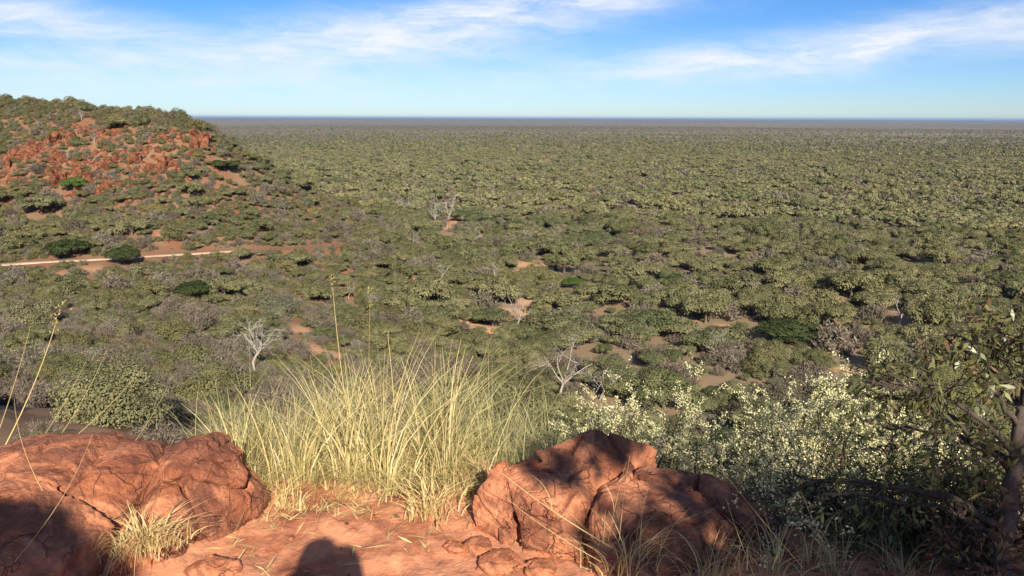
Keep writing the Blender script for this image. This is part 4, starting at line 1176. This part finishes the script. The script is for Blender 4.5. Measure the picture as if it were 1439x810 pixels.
# ------------------------------------------------------------------ near shrubs and the tree on the right
M['blossom'] = leaf_mat('cream_blossom', [(0, (0.70, 0.66, 0.36)), (1, (0.70, 0.66, 0.36))], 0.3, 0.5)
M['pale'] = leaf_mat('pale_grey_green_leaf', [(0, (0.15, 0.155, 0.065)), (1, (0.15, 0.155, 0.065))], 0.3, 0.6)
M['olive'] = leaf_mat('olive_leaf', [(0, (0.085, 0.10, 0.035)), (1, (0.085, 0.10, 0.035))], 0.3, 0.6)
M['leather'] = leaf_mat('leathery_green_leaf', [(0, (0.125, 0.135, 0.045)), (1, (0.125, 0.135, 0.045))], 0.25, 0.6, 0.02)
M['brownleaf'] = leaf_mat('dry_brown_leaf', [(0, (0.19, 0.125, 0.068)), (1, (0.19, 0.125, 0.068))], 0.3, 0.7)
M['bark'] = bark_mat('grey_brown_bark', (0.09, 0.07, 0.055), (0.22, 0.18, 0.15), 30)
M['midbark'] = bark_mat('brown_bark', (0.05, 0.038, 0.03), (0.15, 0.115, 0.09), 30)
M['darkbark'] = bark_mat('dark_bark', (0.035, 0.028, 0.024), (0.09, 0.07, 0.055), 30)

def grow_tree(o, starts, r_, depth, leafspec, wood, mat_wood, tw_len=0.22):
    """starts: list of (polyline points, r0, r1); makes twig fans along each limb; returns twig points"""
    tips = []
    def poly(pts, n=12):
        pts = np.asarray(pts, float); t = np.linspace(0, len(pts) - 1, n)
        k = np.stack([np.interp(t, np.arange(len(pts)), pts[:, i]) for i in range(3)], 1)
        for _ in range(2): k[1:-1] = (k[:-2] + 2 * k[1:-1] + k[2:]) / 4
        return k
    for pts, r0, r1, ntw in starts:
        c = poly(pts, 14); c[1:-1] += r_.normal(0, 0.008, (12, 3))
        B = Bag(); B.tube(c, np.linspace(r0, r1, 14), 7, 0.5)
        for q in range(ntw):
            k = r_.integers(3, 14); d0 = (c[min(k + 1, 13)] - c[k - 1]); d0 /= np.linalg.norm(d0) + 1e-9
            d = d0 * 0.6 + rand_unit(1, r_)[0] * 0.8 + np.array([0, 0, 0.15]); d /= np.linalg.norm(d)
            p = [c[k]]; L = tw_len * r_.uniform(0.5, 1.4)
            for s in range(4):
                d = d + r_.normal(0, 0.22, 3); d /= np.linalg.norm(d); p.append(p[-1] + d * L / 4)
            p = np.array(p); B.tube(p, np.linspace(max(r1 * 0.7, 0.0025), 0.0012, 5), 4, 0.4)
            tips.append(p)
            if depth:
                for _ in range(r_.integers(1, 4)):
                    kk = r_.integers(1, 5); d2 = d + rand_unit(1, r_)[0] * 0.9; d2 /= np.linalg.norm(d2)
                    p2 = np.array([p[kk] + d2 * L * 0.55 * s / 3 for s in range(4)]); B.tube(p2, np.linspace(0.002, 0.001, 4), 3, 0.4); tips.append(p2)
        link(wood, B.mesh(wood, mat_wood, True), o)
    return tips

def leaf_on(tips, r_, per, L, Wd, droop=0.6, start=0.3, jit=0.012, keepf=None):
    cs, ds = [], []
    for p in tips:
        n = r_.poisson(per)
        if n == 0: continue
        t = r_.uniform(start, 1, n) * (len(p) - 1); i = np.minimum(t.astype(int), len(p) - 2); f = (t - i)[:, None]
        c = p[i] * (1 - f) + p[i + 1] * f + r_.normal(0, jit, (n, 3))
        dd = (p[-1] - p[0]) / (np.linalg.norm(p[-1] - p[0]) + 1e-9)
        d = dd[None] * 0.5 + rand_unit(n, r_) * 0.8 + np.array([0, 0, -droop]); d /= np.linalg.norm(d, axis=1)[:, None]
        cs.append(c); ds.append(d)
    c = np.concatenate(cs); d = np.concatenate(ds)
    if keepf is not None:
        m = keepf(c); c, d = c[m], d[m]
    n = len(c)
    nr = np.cross(d, rand_unit(n, r_)); nr /= np.linalg.norm(nr, axis=1)[:, None] + 1e-9
    ln = L * r_.uniform(0.6, 1.3, n)
    v, f = leaves(c + d * ln[:, None] * 0.5, nr, ln, Wd * r_.uniform(0.7, 1.3, n), r_, along=d)
    return v, f, np.repeat(np.clip(r_.normal(0.5, 0.17, n), 0.05, 1), 4)

# cream-blossomed shrubs below the ledge
def blossom_shrub(pxb, pyb, Y, tops, label, seed, nst=12, per=13):
    rr = np.random.default_rng(seed)
    base = P(pxb, pyb, Y); base[2] = hz(base[0], base[1])[0] - 0.05
    o = thing('blossom_shrub', label, 'shrub')
    st = []
    for k in range(nst):
        tx, ty = tops[k % len(tops)]
        e = P(tx + rr.normal() * 22, ty + abs(rr.normal()) * 42, Y + rr.normal() * 0.3)
        m = base * 0.5 + e * 0.5 + rr.normal(0, 0.08, 3) + np.array([0, 0, 0.08])
        st.append(([base + rr.normal(0, 0.05, 3) * np.array([1, 1, 0]), m, e], 0.012, 0.003, 18))
    tips = grow_tree(o, st, rr, 1, None, 'branch', M['darkbark'], 0.26)
    B = Bag(); B.add(*leaf_on(tips, rr, per * 3.0, 0.0135, 0.008, -0.2, 0.45, 0.008)); link('blossom', B.mesh('blossom', M['blossom']), o)
    B = Bag(); B.add(*leaf_on(tips, rr, per * 0.32, 0.024, 0.010, 0.2, 0.0, 0.02)); link('foliage', B.mesh('foliage', M['pale']), o)
blossom_shrub(900, 690, 4.9, [(800, 590), (850, 580), (905, 560), (925, 555), (950, 590), (880, 600)], 'cream-blossomed shrub rising behind the peak of the cracked boulder', 4001)
blossom_shrub(1050, 740, 4.6, [(1000, 610), (1050, 590), (1085, 580), (1120, 600), (1020, 650), (980, 640)], 'cream-blossomed shrub behind the shaded lobe', 4002, 13)
blossom_shrub(1160, 740, 4.4, [(1130, 570), (1165, 560), (1185, 590), (1120, 620), (1200, 620), (1150, 650)], 'tallest cream-blossomed shrub, in front of the sandy clearing', 4003, 14)
blossom_shrub(1260, 740, 4.3, [(1230, 620), (1265, 600), (1290, 640), (1240, 660), (1310, 660)], 'cream-blossomed shrub under the dark leafy branches', 4004, 11)

blossom_shrub(1140, 770, 3.3, [(1095, 690), (1130, 700), (1160, 680), (1110, 720), (1190, 700)], 'lowest cream-blossomed shrub, against the outer end of the shaded lobe', 4005, 9, 4)

# dark green leafy shrub at the back of the grass
def leafy_shrub(pxb, pyb, Y, tops, label, seed, mat, L, Wd, per, nst=7, ntw=12, tw=0.22):
    rr = np.random.default_rng(seed)
    base = P(pxb, pyb, Y); base[2] = hz(base[0], base[1])[0] - 0.05
    o = thing('leafy_shrub', label, 'shrub'); st = []
    for k in range(nst):
        tx, ty = tops[k % len(tops)]; e = P(tx + rr.normal() * 14, ty + rr.normal() * 10, Y + rr.normal() * 0.25)
        m = base * 0.45 + e * 0.55 + rr.normal(0, 0.06, 3)
        st.append(([base, m, e], 0.012, 0.003, ntw))
    tips = grow_tree(o, st, rr, 1, None, 'branch', M['darkbark'], tw)
    B = Bag(); B.add(*leaf_on(tips, rr, per, L, Wd, 0.2, 0.2, 0.015)); link('foliage', B.mesh('foliage', M[mat]), o)
leafy_shrub(705, 640, 5.6, [(690, 520), (715, 512), (745, 530), (700, 545), (680, 550), (755, 555)], 'dark small-leaved shrub showing between tall grass and cracked boulder', 4101, 'olive', 0.035, 0.02, 5)
leafy_shrub(1330, 790, 2.9, [(1240, 700), (1290, 690), (1340, 710), (1380, 690), (1300, 760), (1250, 770), (1390, 760), (1200, 740)], 'dense dark shrub in shade at the foot of the leaning tree', 4102, 'leather', 0.034, 0.013, 8, 16, 16, 0.2)
leafy_shrub(1200, 800, 3.2, [(1130, 745), (1180, 725), (1230, 735), (1150, 780), (1210, 775), (1110, 790), (1260, 790), (1170, 800)], 'low shaded brown-leaved shrub under the arched branch', 4103, 'brownleaf', 0.03, 0.012, 3, 18, 16, 0.24)
leafy_shrub(1395, 800, 2.6, [(1370, 720), (1425, 700), (1440, 740), (1350, 770), (1415, 780)], 'brown dry-leaved shrub around the grey tree trunk', 4104, 'brownleaf', 0.034, 0.013, 4, 9, 12, 0.2)

# the small tree on the right
rr = np.random.default_rng(4200)
to = thing('leathery_leaved_tree', 'small dark tree with drooping leathery leaves leaning in at right edge', 'tree')
B = Bag()
tk = np.array([P(1408, 880, 2.45), P(1412, 760, 2.5), P(1420, 690, 2.52), P(1428, 640, 2.55), P(1434, 590, 2.56), P(1440, 560, 2.57), P(1452, 490, 2.58), P(1446, 430, 2.6)])
tt = np.linspace(0, 7, 22); tk = np.stack([np.interp(tt, np.arange(8), tk[:, k]) for k in range(3)], 1) + rr.normal(0, 0.003, (22, 3))
B.tube(tk, np.interp(tt, [0, 1, 2, 3, 5, 7], [0.036, 0.030, 0.029, 0.025, 0.016, 0.003]), 12); link('trunk', B.mesh('trunk', M['midbark'], True), to)
limbs = [([P(1425, 660, 2.55), P(1400, 640, 2.6), P(1350, 612, 2.7), P(1290, 604, 2.8), P(1240, 600, 2.9)], 0.013, 0.004, 14),
         ([P(1424, 668, 2.55), P(1390, 632, 2.5), P(1340, 590, 2.5), P(1290, 560, 2.55), P(1235, 555, 2.6)], 0.011, 0.003, 20),
         ([P(1430, 600, 2.56), P(1405, 560, 2.5), P(1375, 520, 2.45), P(1350, 490, 2.45), P(1330, 470, 2.45)], 0.010, 0.003, 20),
         ([P(1436, 580, 2.56), P(1425, 530, 2.6), P(1400, 490, 2.65), P(1370, 465, 2.7)], 0.010, 0.003, 22),
         ([P(1438, 570, 2.56), P(1450, 520, 2.5), P(1440, 490, 2.5), P(1420, 480, 2.5)], 0.010, 0.003, 20),
         ([P(1430, 640, 2.55), P(1380, 600, 2.45), P(1320, 540, 2.4), P(1270, 540, 2.4), P(1225, 545, 2.45)], 0.010, 0.003, 20),
         ([P(1428, 650, 2.52), P(1400, 650, 2.4), P(1360, 650, 2.35), P(1320, 645, 2.35)], 0.007, 0.002, 10),
         ([P(1410, 740, 2.5), P(1350, 700, 2.5), P(1270, 680, 2.6), P(1180, 672, 2.75), P(1105, 690, 2.85), P(1072, 702, 2.9)], 0.016, 0.005, 12),
         ([P(1410, 760, 2.5), P(1340, 720, 2.5), P(1250, 700, 2.6), P(1160, 690, 2.75), P(1095, 715, 2.8)], 0.010, 0.003, 10)]
tips = grow_tree(to, limbs, rr, 1, None, 'limb', M['darkbark'], 0.14)
B = Bag(); B.add(*leaf_on(tips, rr, 2.6, 0.046, 0.0125, 0.75, 0.35, 0.008)); link('foliage', B.mesh('foliage', M['leather']), to)
B = Bag(); B.add(*leaf_on(tips, rr, 0.5, 0.042, 0.011, 0.7, 0.4, 0.008)); link('dry_foliage', B.mesh('dry_foliage', M['brownleaf']), to, label='dry brown leaves among the green')

# fallen dry branch in the left of the grass
B = Bag(); c = np.array([P(305, 545, 3.7), P(335, 548, 3.6), P(365, 552, 3.55), P(395, 560, 3.5)]); B.tube(c, [0.004, 0.006, 0.008, 0.007], 6)
o = thing('fallen_branch', 'dead grey branch lying across the left of the tall grass', 'branch'); link('branch_stem', B.mesh('branch_stem', M['trunk'], True), o)
B = Bag()
for k in range(16):
    i = rr.integers(0, 3); p = c[i] * 0.5 + c[i + 1] * 0.5; d = rand_unit(1, rr)[0] * 0.12; B.tube([p, p + d * 0.5 + rr.normal(0, 0.01, 3), p + d], [0.003, 0.002, 0.001], 4)
link('twig', B.mesh('twig', M['trunk'], True), o)

# ------------------------------------------------------------------ what stands behind the camera and throws the shade
def shade_tree(base, crown_pts, label, seed, leafn):
    rr = np.random.default_rng(seed); bz = hz(base[0], base[1])[0]
    o = thing('shade_tree', label, 'tree', (0, 0, 0))
    cen = np.mean([c[:3] for c in crown_pts], 0); B = Bag()
    f = np.array([base[0] * 0.8 + cen[0] * 0.2, base[1] * 0.8 + cen[1] * 0.2, bz + (cen[2] - bz) * 0.55])
    B.tube([(base[0], base[1], bz - 0.2), (np.array([base[0], base[1], bz]) + f) / 2 + 0.05, f], [0.16, 0.12, 0.1], 9); link('trunk', B.mesh('trunk', M['bark'], True), o)
    for x, y, z, r, n in crown_pts:
        B = Bag(); B.tube([f, (f + np.array([x, y, z])) / 2 + rr.normal(0, 0.1, 3), (x, y, z)], [0.06, 0.035, 0.01], 6); link('limb', B.mesh('limb', M['bark'], True), o)
    B = Bag()
    for x, y, z, r, n in crown_pts:
        u = rand_unit(n, rr) * (rr.uniform(0, 1, (n, 1)) ** 0.4) * r; p = np.array([x, y, z]) + u * np.array([1, 1, 0.7])
        B.add(*leaves(p, rand_unit(n, rr), 0.10, 0.05, rr), 0.5)
    link('crown', B.mesh('crown', M['leather']), o)
def back(px_, py_, Y, t):
    return P(px_, py_, Y) + SUN * t
blobs = []  # clumps placed up the sun line to shade chosen spots; dense left ones added
for (px_, py_, Y, r, n) in [(1010, 770, 2.6, 0.40, 300), (930, 785, 2.6, 0.24, 110), (1080, 745, 2.8, 0.5, 400), (1150, 805, 2.6, 0.28, 130), (1220, 820, 2.55, 0.3, 150), (1110, 785, 2.75, 0.2, 70), (1200, 780, 3.0, 0.5, 320), (1300, 770, 2.9, 0.55, 400), (1400, 770, 2.6, 0.5, 260),
                            (1000, 690, 3.0, 0.22, 90), (860, 612, 3.2, 0.2, 200), (790, 655, 3.0, 0.17, 70), (870, 760, 2.6, 0.18, 60), (0, 780, 2.35, 0.22, 1500), (45, 800, 2.3, 0.17, 900), (95, 835, 2.25, 0.16, 800), (-60, 790, 2.35, 0.25, 1100)]:
    q = back(px_, py_, Y, 8.0 + 1.2 * math.sin(px_)); blobs.append((*q, r, n))
shade_tree((3.6, -5.2), blobs, 'unseen tree behind the lookout, leaf clumps placed to shade the cracked boulder, dense ones added at left', 4300, 0)

M['skin'] = flat_mat('skin', (0.30, 0.17, 0.11), (0.36, 0.21, 0.14), 30, 0.001)
M['cloth'] = flat_mat('khaki_cotton', (0.24, 0.20, 0.13), (0.30, 0.25, 0.17), 60, 0.002)
M['denim'] = flat_mat('blue_denim', (0.05, 0.07, 0.13), (0.08, 0.10, 0.17), 80, 0.002)
M['hair'] = flat_mat('brown_hair', (0.03, 0.02, 0.015), (0.07, 0.045, 0.03), 60, 0.003)
def skin_obj(name, verts, edges, radii, mat, parent, sub=2):
    me = bpy.data.meshes.new(name); me.from_pydata([tuple(v) for v in verts], edges, [])
    o = bpy.data.objects.new(name, me); COL.objects.link(o)
    sk = o.modifiers.new('skin', 'SKIN'); sk.use_smooth_shade = True
    for v, r in zip(me.skin_vertices[0].data, radii): v.radius = r if isinstance(r, tuple) else (r, r)
    me.skin_vertices[0].data[0].use_root = True
    sb = o.modifiers.new('sub', 'SUBSURF'); sb.levels = sb.render_levels = sub
    dg = bpy.context.evaluated_depsgraph_get(); m2 = bpy.data.meshes.new_from_object(o.evaluated_get(dg)); bpy.data.objects.remove(o)
    m2.materials.clear(); m2.materials.append(mat)
    m2.polygons.foreach_set('use_smooth', np.ones(len(m2.polygons), bool))
    return link(name, m2, parent)
def person(loc, label, arms, bun):
    gz = hz(loc[0], loc[1])[0]
    o = thing('person', label, 'person', (loc[0], loc[1], gz))
    k = loc[2]     # stature scale
    V = [(0, 0, .95), (0, -.01, 1.12), (0, -.01, 1.32), (0, 0, 1.44), (0, .015, 1.51), (0, .03, 1.58), (0, .035, 1.66), (0, .02, 1.72)]
    E = [(0, 1), (1, 2), (2, 3), (3, 4), (4, 5), (5, 6), (6, 7)]; Rr = [(.15, .11), (.135, .10), (.16, .11), (.12, .08), .055, (.072, .085), (.075, .09), (.055, .065)]
    for s in (-1, 1):
        i = len(V); V += [(s * .09, 0, .88), (s * .10, .01, .50), (s * .10, -.02, .09), (s * .105, .10, .04), (s * .11, .17, .03)]
        E += [(0, i), (i, i + 1), (i + 1, i + 2), (i + 2, i + 3), (i + 3, i + 4)]; Rr += [.085, .058, .04, .04, .025]
        i = len(V)
        if arms: hand = [(s * .19, 0, 1.40), (s * .20, .05, 1.16), (s * .11, .20, 1.42), (s * .085, .235, 1.56)]
        else: hand = [(s * .19, 0, 1.40), (s * .25, -.02, 1.12), (s * .26, .06, .87), (s * .26, .08, .80)]
        V += hand; E += [(3, i), (i, i + 1), (i + 1, i + 2), (i + 2, i + 3)]; Rr += [.06, .045, .03, .032]
        w = np.array(hand[-1]); fd = np.array([-s * .3, .15, .9]) if arms else np.array([0, .1, -1.0])
        fd = fd / np.linalg.norm(fd)
        for q, (off, L) in enumerate(((-.027, .07), (-.009, .08), (.009, .075), (.027, .06))):
            a = w + np.array([off * .6, off * .8, 0]) + fd * .035; j = len(V); V += [tuple(a), tuple(a + fd * L * .5 + np.array([0, .006, 0])), tuple(a + fd * L + np.array([-s * .012, .016, 0]))]
            E += [(i + 3, j), (j, j + 1), (j + 1, j + 2)]; Rr += [.010, .009, .008]
        a = w + np.array([-s * .03, .012, 0]); j = len(V); V += [tuple(a), tuple(a + fd * .03 + np.array([-s * .02, .01, 0]))]; E += [(i + 3, j), (j, j + 1)]; Rr += [.011, .009]
    V = [np.array(v) * k for v in V]; Rr = [tuple(np.array(r) * k) if isinstance(r, tuple) else r * k for r in Rr]
    skin_obj('body', V, E, Rr, M['skin'], o)
    sv = [V[0], V[1], V[2], V[3]] + [np.array((s * .19, 0, 1.40)) * k for s in (-1, 1)] + [np.array((s * .235, .04 if arms else -.01, 1.28)) * k for s in (-1, 1)]
    skin_obj('shirt', sv, [(0, 1), (1, 2), (2, 3), (3, 4), (3, 5), (4, 6), (5, 7)], [.17 * k, .155 * k, .175 * k, .115 * k, .078 * k, .078 * k, .07 * k, .07 * k], M['cloth'], o)
    tv = [np.array(v) * k for v in ((0, 0, .98), (0, 0, .92), (-.09, 0, .86), (-.10, .01, .5), (-.10, -.02, .1), (.09, 0, .86), (.10, .01, .5), (.10, -.02, .1))]
    skin_obj('trousers', tv, [(0, 1), (1, 2), (2, 3), (3, 4), (1, 5), (5, 6), (6, 7)], [.16 * k, .16 * k, .11 * k, .08 * k, .06 * k, .11 * k, .08 * k, .06 * k], M['denim'], o)
    hv = [np.array(v) * k for v in ((0, -.03, 1.60), (0, -.02, 1.70), (0, .01, 1.755))] + ([np.array((0, -.03, 1.80)) * k, np.array((0, -.03, 1.85)) * k] if bun else [])
    he = [(0, 1), (1, 2)] + ([(2, 3), (3, 4)] if bun else [])
    skin_obj('hair', hv, he, [(.10 * k, .08 * k), (.105 * k, .10 * k), (.08 * k, .08 * k)] + ([.035 * k, .03 * k] if bun else []), M['hair'], o)
    prof = [(0.0, 1.835), (0.03, 1.835), (0.06, 1.815), (0.085, 1.77), (0.10, 1.70), (0.108, 1.665), (0.15, 1.655), (0.165, 1.64), (0.163, 1.635), (0.148, 1.648), (0.104, 1.655)]
    th = np.arange(28) * 2 * math.pi / 28
    hv = np.array([(r * math.cos(a) * k, (r * 1.08 * math.sin(a) + 0.015) * k, z * k) for r, z in prof for a in th])
    i = np.arange(len(prof) - 1)[:, None] * 28; j = np.arange(28)[None]
    hf = np.stack([i + j, i + (j + 1) % 28, i + 28 + (j + 1) % 28, i + 28 + j], 2).reshape(-1, 4)
    link('hat', np_mesh('hat', hv, hf, M['cloth'], True), o)
    fb = Bag()
    for sd in (-1, 1): fb.tube([(sd * .032 * k, .118 * k, 1.645 * k), (sd * .034 * k, .128 * k, 1.645 * k)], [.011, .006], 8)
    fb.tube([(0, .12 * k, 1.64 * k), (0, .142 * k, 1.61 * k), (0, .13 * k, 1.595 * k)], [.009, .014, .010], 8)
    link('face', fb.mesh('face', M['skin'], True), o)
    return o
person((-0.0, -0.25, 0.955), 'person in a brimmed hat holding up a phone, whose head shadow falls on the sand', True, False)
# the phone that takes the picture
bm = bmesh.new(); bmesh.ops.create_cube(bm, size=1)
for v in bm.verts: v.co = Vector((v.co.x * 0.15, v.co.y * 0.008, v.co.z * 0.072))
bmesh.ops.bevel(bm, geom=bm.edges[:], offset=0.003, segments=3, affect='EDGES')
pm = bpy.data.meshes.new('phone_case'); bm.to_mesh(pm); bm.free()
M['phone'] = flat_mat('black_phone', (0.02, 0.02, 0.02), (0.03, 0.03, 0.03), 10); pm.materials.append(M['phone'])
ph = thing('phone', 'black phone held up in both hands by the person in the hat', 'phone', (0.0, -0.022, -0.02)); link('phone_case', pm, ph)
bm = bmesh.new(); bmesh.ops.create_cube(bm, size=1)
for v in bm.verts: v.co = Vector((v.co.x * 0.14, v.co.y * 0.001 - 0.0048, v.co.z * 0.064))
pm = bpy.data.meshes.new('screen'); bm.to_mesh(pm); bm.free(); pm.materials.append(M['phone']); link('screen', pm, ph)

# ------------------------------------------------------------------ haze
HAZE = 3.2e-5
bm = bmesh.new(); bmesh.ops.create_cube(bm, size=1)
for v in bm.verts: v.co = Vector((v.co.x * 92000, v.co.y * 92000, -46 if v.co.z < 0 else 22))
hm = bpy.data.meshes.new('haze'); bm.to_mesh(hm); bm.free()
m, nt = new_mat('thin_air'); t = NT(nt)
vol = t.n('ShaderNodeVolumePrincipled', {'Color': (0.24, 0.40, 0.70, 1), 'Density': HAZE, 'Anisotropy': 0.0})
nt.links.new(vol.outputs[0], t.n('ShaderNodeOutputMaterial').inputs['Volume'])
hm.materials.append(m); link('haze', hm, kind='stuff')

# ------------------------------------------------------------------ sky, sun, camera
wd_ = bpy.data.worlds.new('World'); SC.world = wd_; wd_.use_nodes = True
nt = wd_.node_tree; nt.nodes.clear(); t = NT(nt)
el_s = math.asin(SUN[2]); azs = math.atan2(SUN[0], SUN[1])
sky = t.n('ShaderNodeTexSky', sky_type='NISHITA', sun_disc=False, sun_elevation=el_s, sun_rotation=azs, altitude=1500.0, air_density=1.0, dust_density=0.3, ozone_density=3.0)
gen = t.n('ShaderNodeTexCoord').outputs['Generated']
sx = t.n('ShaderNodeSeparateXYZ', {0: gen}); X, Y, Z = sx.outputs
azm = t.math('ARCTAN2', X, Y); elv = t.math('ARCSINE', Z)
uv = t.n('ShaderNodeCombineXYZ', {0: azm, 1: elv, 2: 0.0}).outputs[0]
def pxa(px_): return math.atan((px_ - 719.5) / 1108)
def pye(py_): return (167 - py_) / 1108.0
# streaks of thin high cloud: centre, half length, half width (px), tilt, strength
CL = [((640, 42), 300, 28, -7, 1.0), ((760, 8), 160, 20, -6, 1.0), ((420, 88), 270, 30, -4, 0.85), ((1010, 98), 190, 22, -3, 0.85), ((1200, 76), 280, 24, -4, 0.9), ((1170, 90), 55, 9, -1, 0.6),
      ((1400, 55), 130, 20, -3, 0.65), ((70, 46), 130, 20, 8, 1.0), ((25, 73), 60, 9, 2, 0.95), ((250, 125), 420, 22, 0, 0.32), ((700, 118), 300, 18, -2, 0.26), ((20, 105), 120, 14, 0, 0.4), ((640, 70), 130, 12, 6, 0.4), ((66, 14), 14, 3, 10, 0.4)]
wn = t.n('ShaderNodeTexNoise', {'Vector': t.n('ShaderNodeMapping', {'Vector': uv, 'Scale': (5, 22, 1)}).outputs[0], 'Scale': 1.0, 'Detail': 5.0, 'Roughness': 0.6})
wv = t.n('ShaderNodeVectorMath', {0: wn.outputs['Color'], 1: (0.5, 0.5, 0.5)}, operation='SUBTRACT').outputs[0]
wv = t.n('ShaderNodeVectorMath', {0: wv, 1: (0.16, 0.045, 0)}, operation='MULTIPLY').outputs[0]
uvw = t.n('ShaderNodeVectorMath', {0: uv, 1: wv}, operation='ADD').outputs[0]
acc = None
for (cx, cy), L, wdt, tilt, st in CL:
    mp = t.n('ShaderNodeMapping', {'Vector': uvw, 'Location': (-pxa(cx), -pye(cy), 0)}).outputs[0]
    mp = t.n('ShaderNodeMapping', {'Vector': mp, 'Rotation': (0, 0, math.radians(tilt)), 'Scale': (1, 1, 1)}).outputs[0]
    mp = t.n('ShaderNodeMapping', {'Vector': mp, 'Scale': (1108 / L, 1108 / wdt, 0)}).outputs[0]
    d2 = t.n('ShaderNodeVectorMath', {0: mp, 1: mp}, operation='DOT_PRODUCT').outputs['Value']
    gss = t.math('MULTIPLY', t.math('EXPONENT', t.math('MULTIPLY', d2, -1.1)), st)
    acc = gss if acc is None else t.math('SUBTRACT', t.math('ADD', acc, gss), t.math('MULTIPLY', acc, gss))
n1 = t.noise(t.n('ShaderNodeMapping', {'Vector': uvw, 'Scale': (9, 42, 1), 'Rotation': (0, 0, 0.08)}).outputs[0], 1.0, 7, 0.62, 0.3)
n2 = t.noise(t.n('ShaderNodeMapping', {'Vector': uvw, 'Scale': (34, 120, 1)}).outputs[0], 1.0, 4, 0.6)
nn = t.math('ADD', t.math('MULTIPLY', n1, 0.8), t.math('MULTIPLY', n2, 0.2))
thr = t.math('MULTIPLY_ADD', nn, 3.0, -0.72)
cov = t.math('MULTIPLY', acc, thr, clamp=True)
skc = t.mix(1.0, t.n('ShaderNodeHueSaturation', {'Saturation': 1.3, 'Value': 1.0, 'Color': sky.outputs[0]}).outputs[0], (0.74, 0.875, 1.17), 'MULTIPLY')
CLOUD = (9.0, 9.3, 9.8, 1)
high = t.math('MULTIPLY', t.n('ShaderNodeMapRange', {'Value': elv, 'From Min': 0.25, 'From Max': 0.7}).outputs[0], 0.16)
full = t.mix(t.math('MAXIMUM', cov, high), skc, CLOUD)   # even white added overhead, out of view, to make the fill light less blue
bg = t.n('ShaderNodeBackground', {'Color': full, 'Strength': 0.054})
nt.links.new(bg.outputs[0], t.n('ShaderNodeOutputWorld').inputs['Surface'])

sl = bpy.data.lights.new('sun', 'SUN'); sl.energy = 5.0; sl.angle = math.radians(0.5); sl.color = (1.0, 0.91, 0.77)
so = bpy.data.objects.new('sun', sl); COL.objects.link(so)
so.rotation_euler = Vector(SUN).to_track_quat('Z', 'Y').to_euler(); so.location = (3, -20, 20)

cam = bpy.data.cameras.new('camera'); co = bpy.data.objects.new('camera', cam); COL.objects.link(co)
cam.sensor_width = 36; cam.lens = F0 / W0 * 36; cam.clip_start = 0.02; cam.clip_end = 120000
co.matrix_world = Matrix(((RT[0], UP[0], -FWD[0], 0), (RT[1], UP[1], -FWD[1], 0), (RT[2], UP[2], -FWD[2], 0), (0, 0, 0, 1)))
SC.camera = co
SC.render.resolution_x, SC.render.resolution_y = 1024, 576
SC.view_settings.view_transform = 'Standard'; SC.view_settings.look = 'None'; SC.view_settings.gamma = 1; SC.view_settings.exposure = 0.92
try:
    SC.cycles.use_denoising = True; SC.cycles.max_bounces = 6; SC.cycles.diffuse_bounces = 3; SC.cycles.transmission_bounces = 3; SC.cycles.volume_bounces = 1; SC.cycles.transparent_max_bounces = 6
except Exception: pass
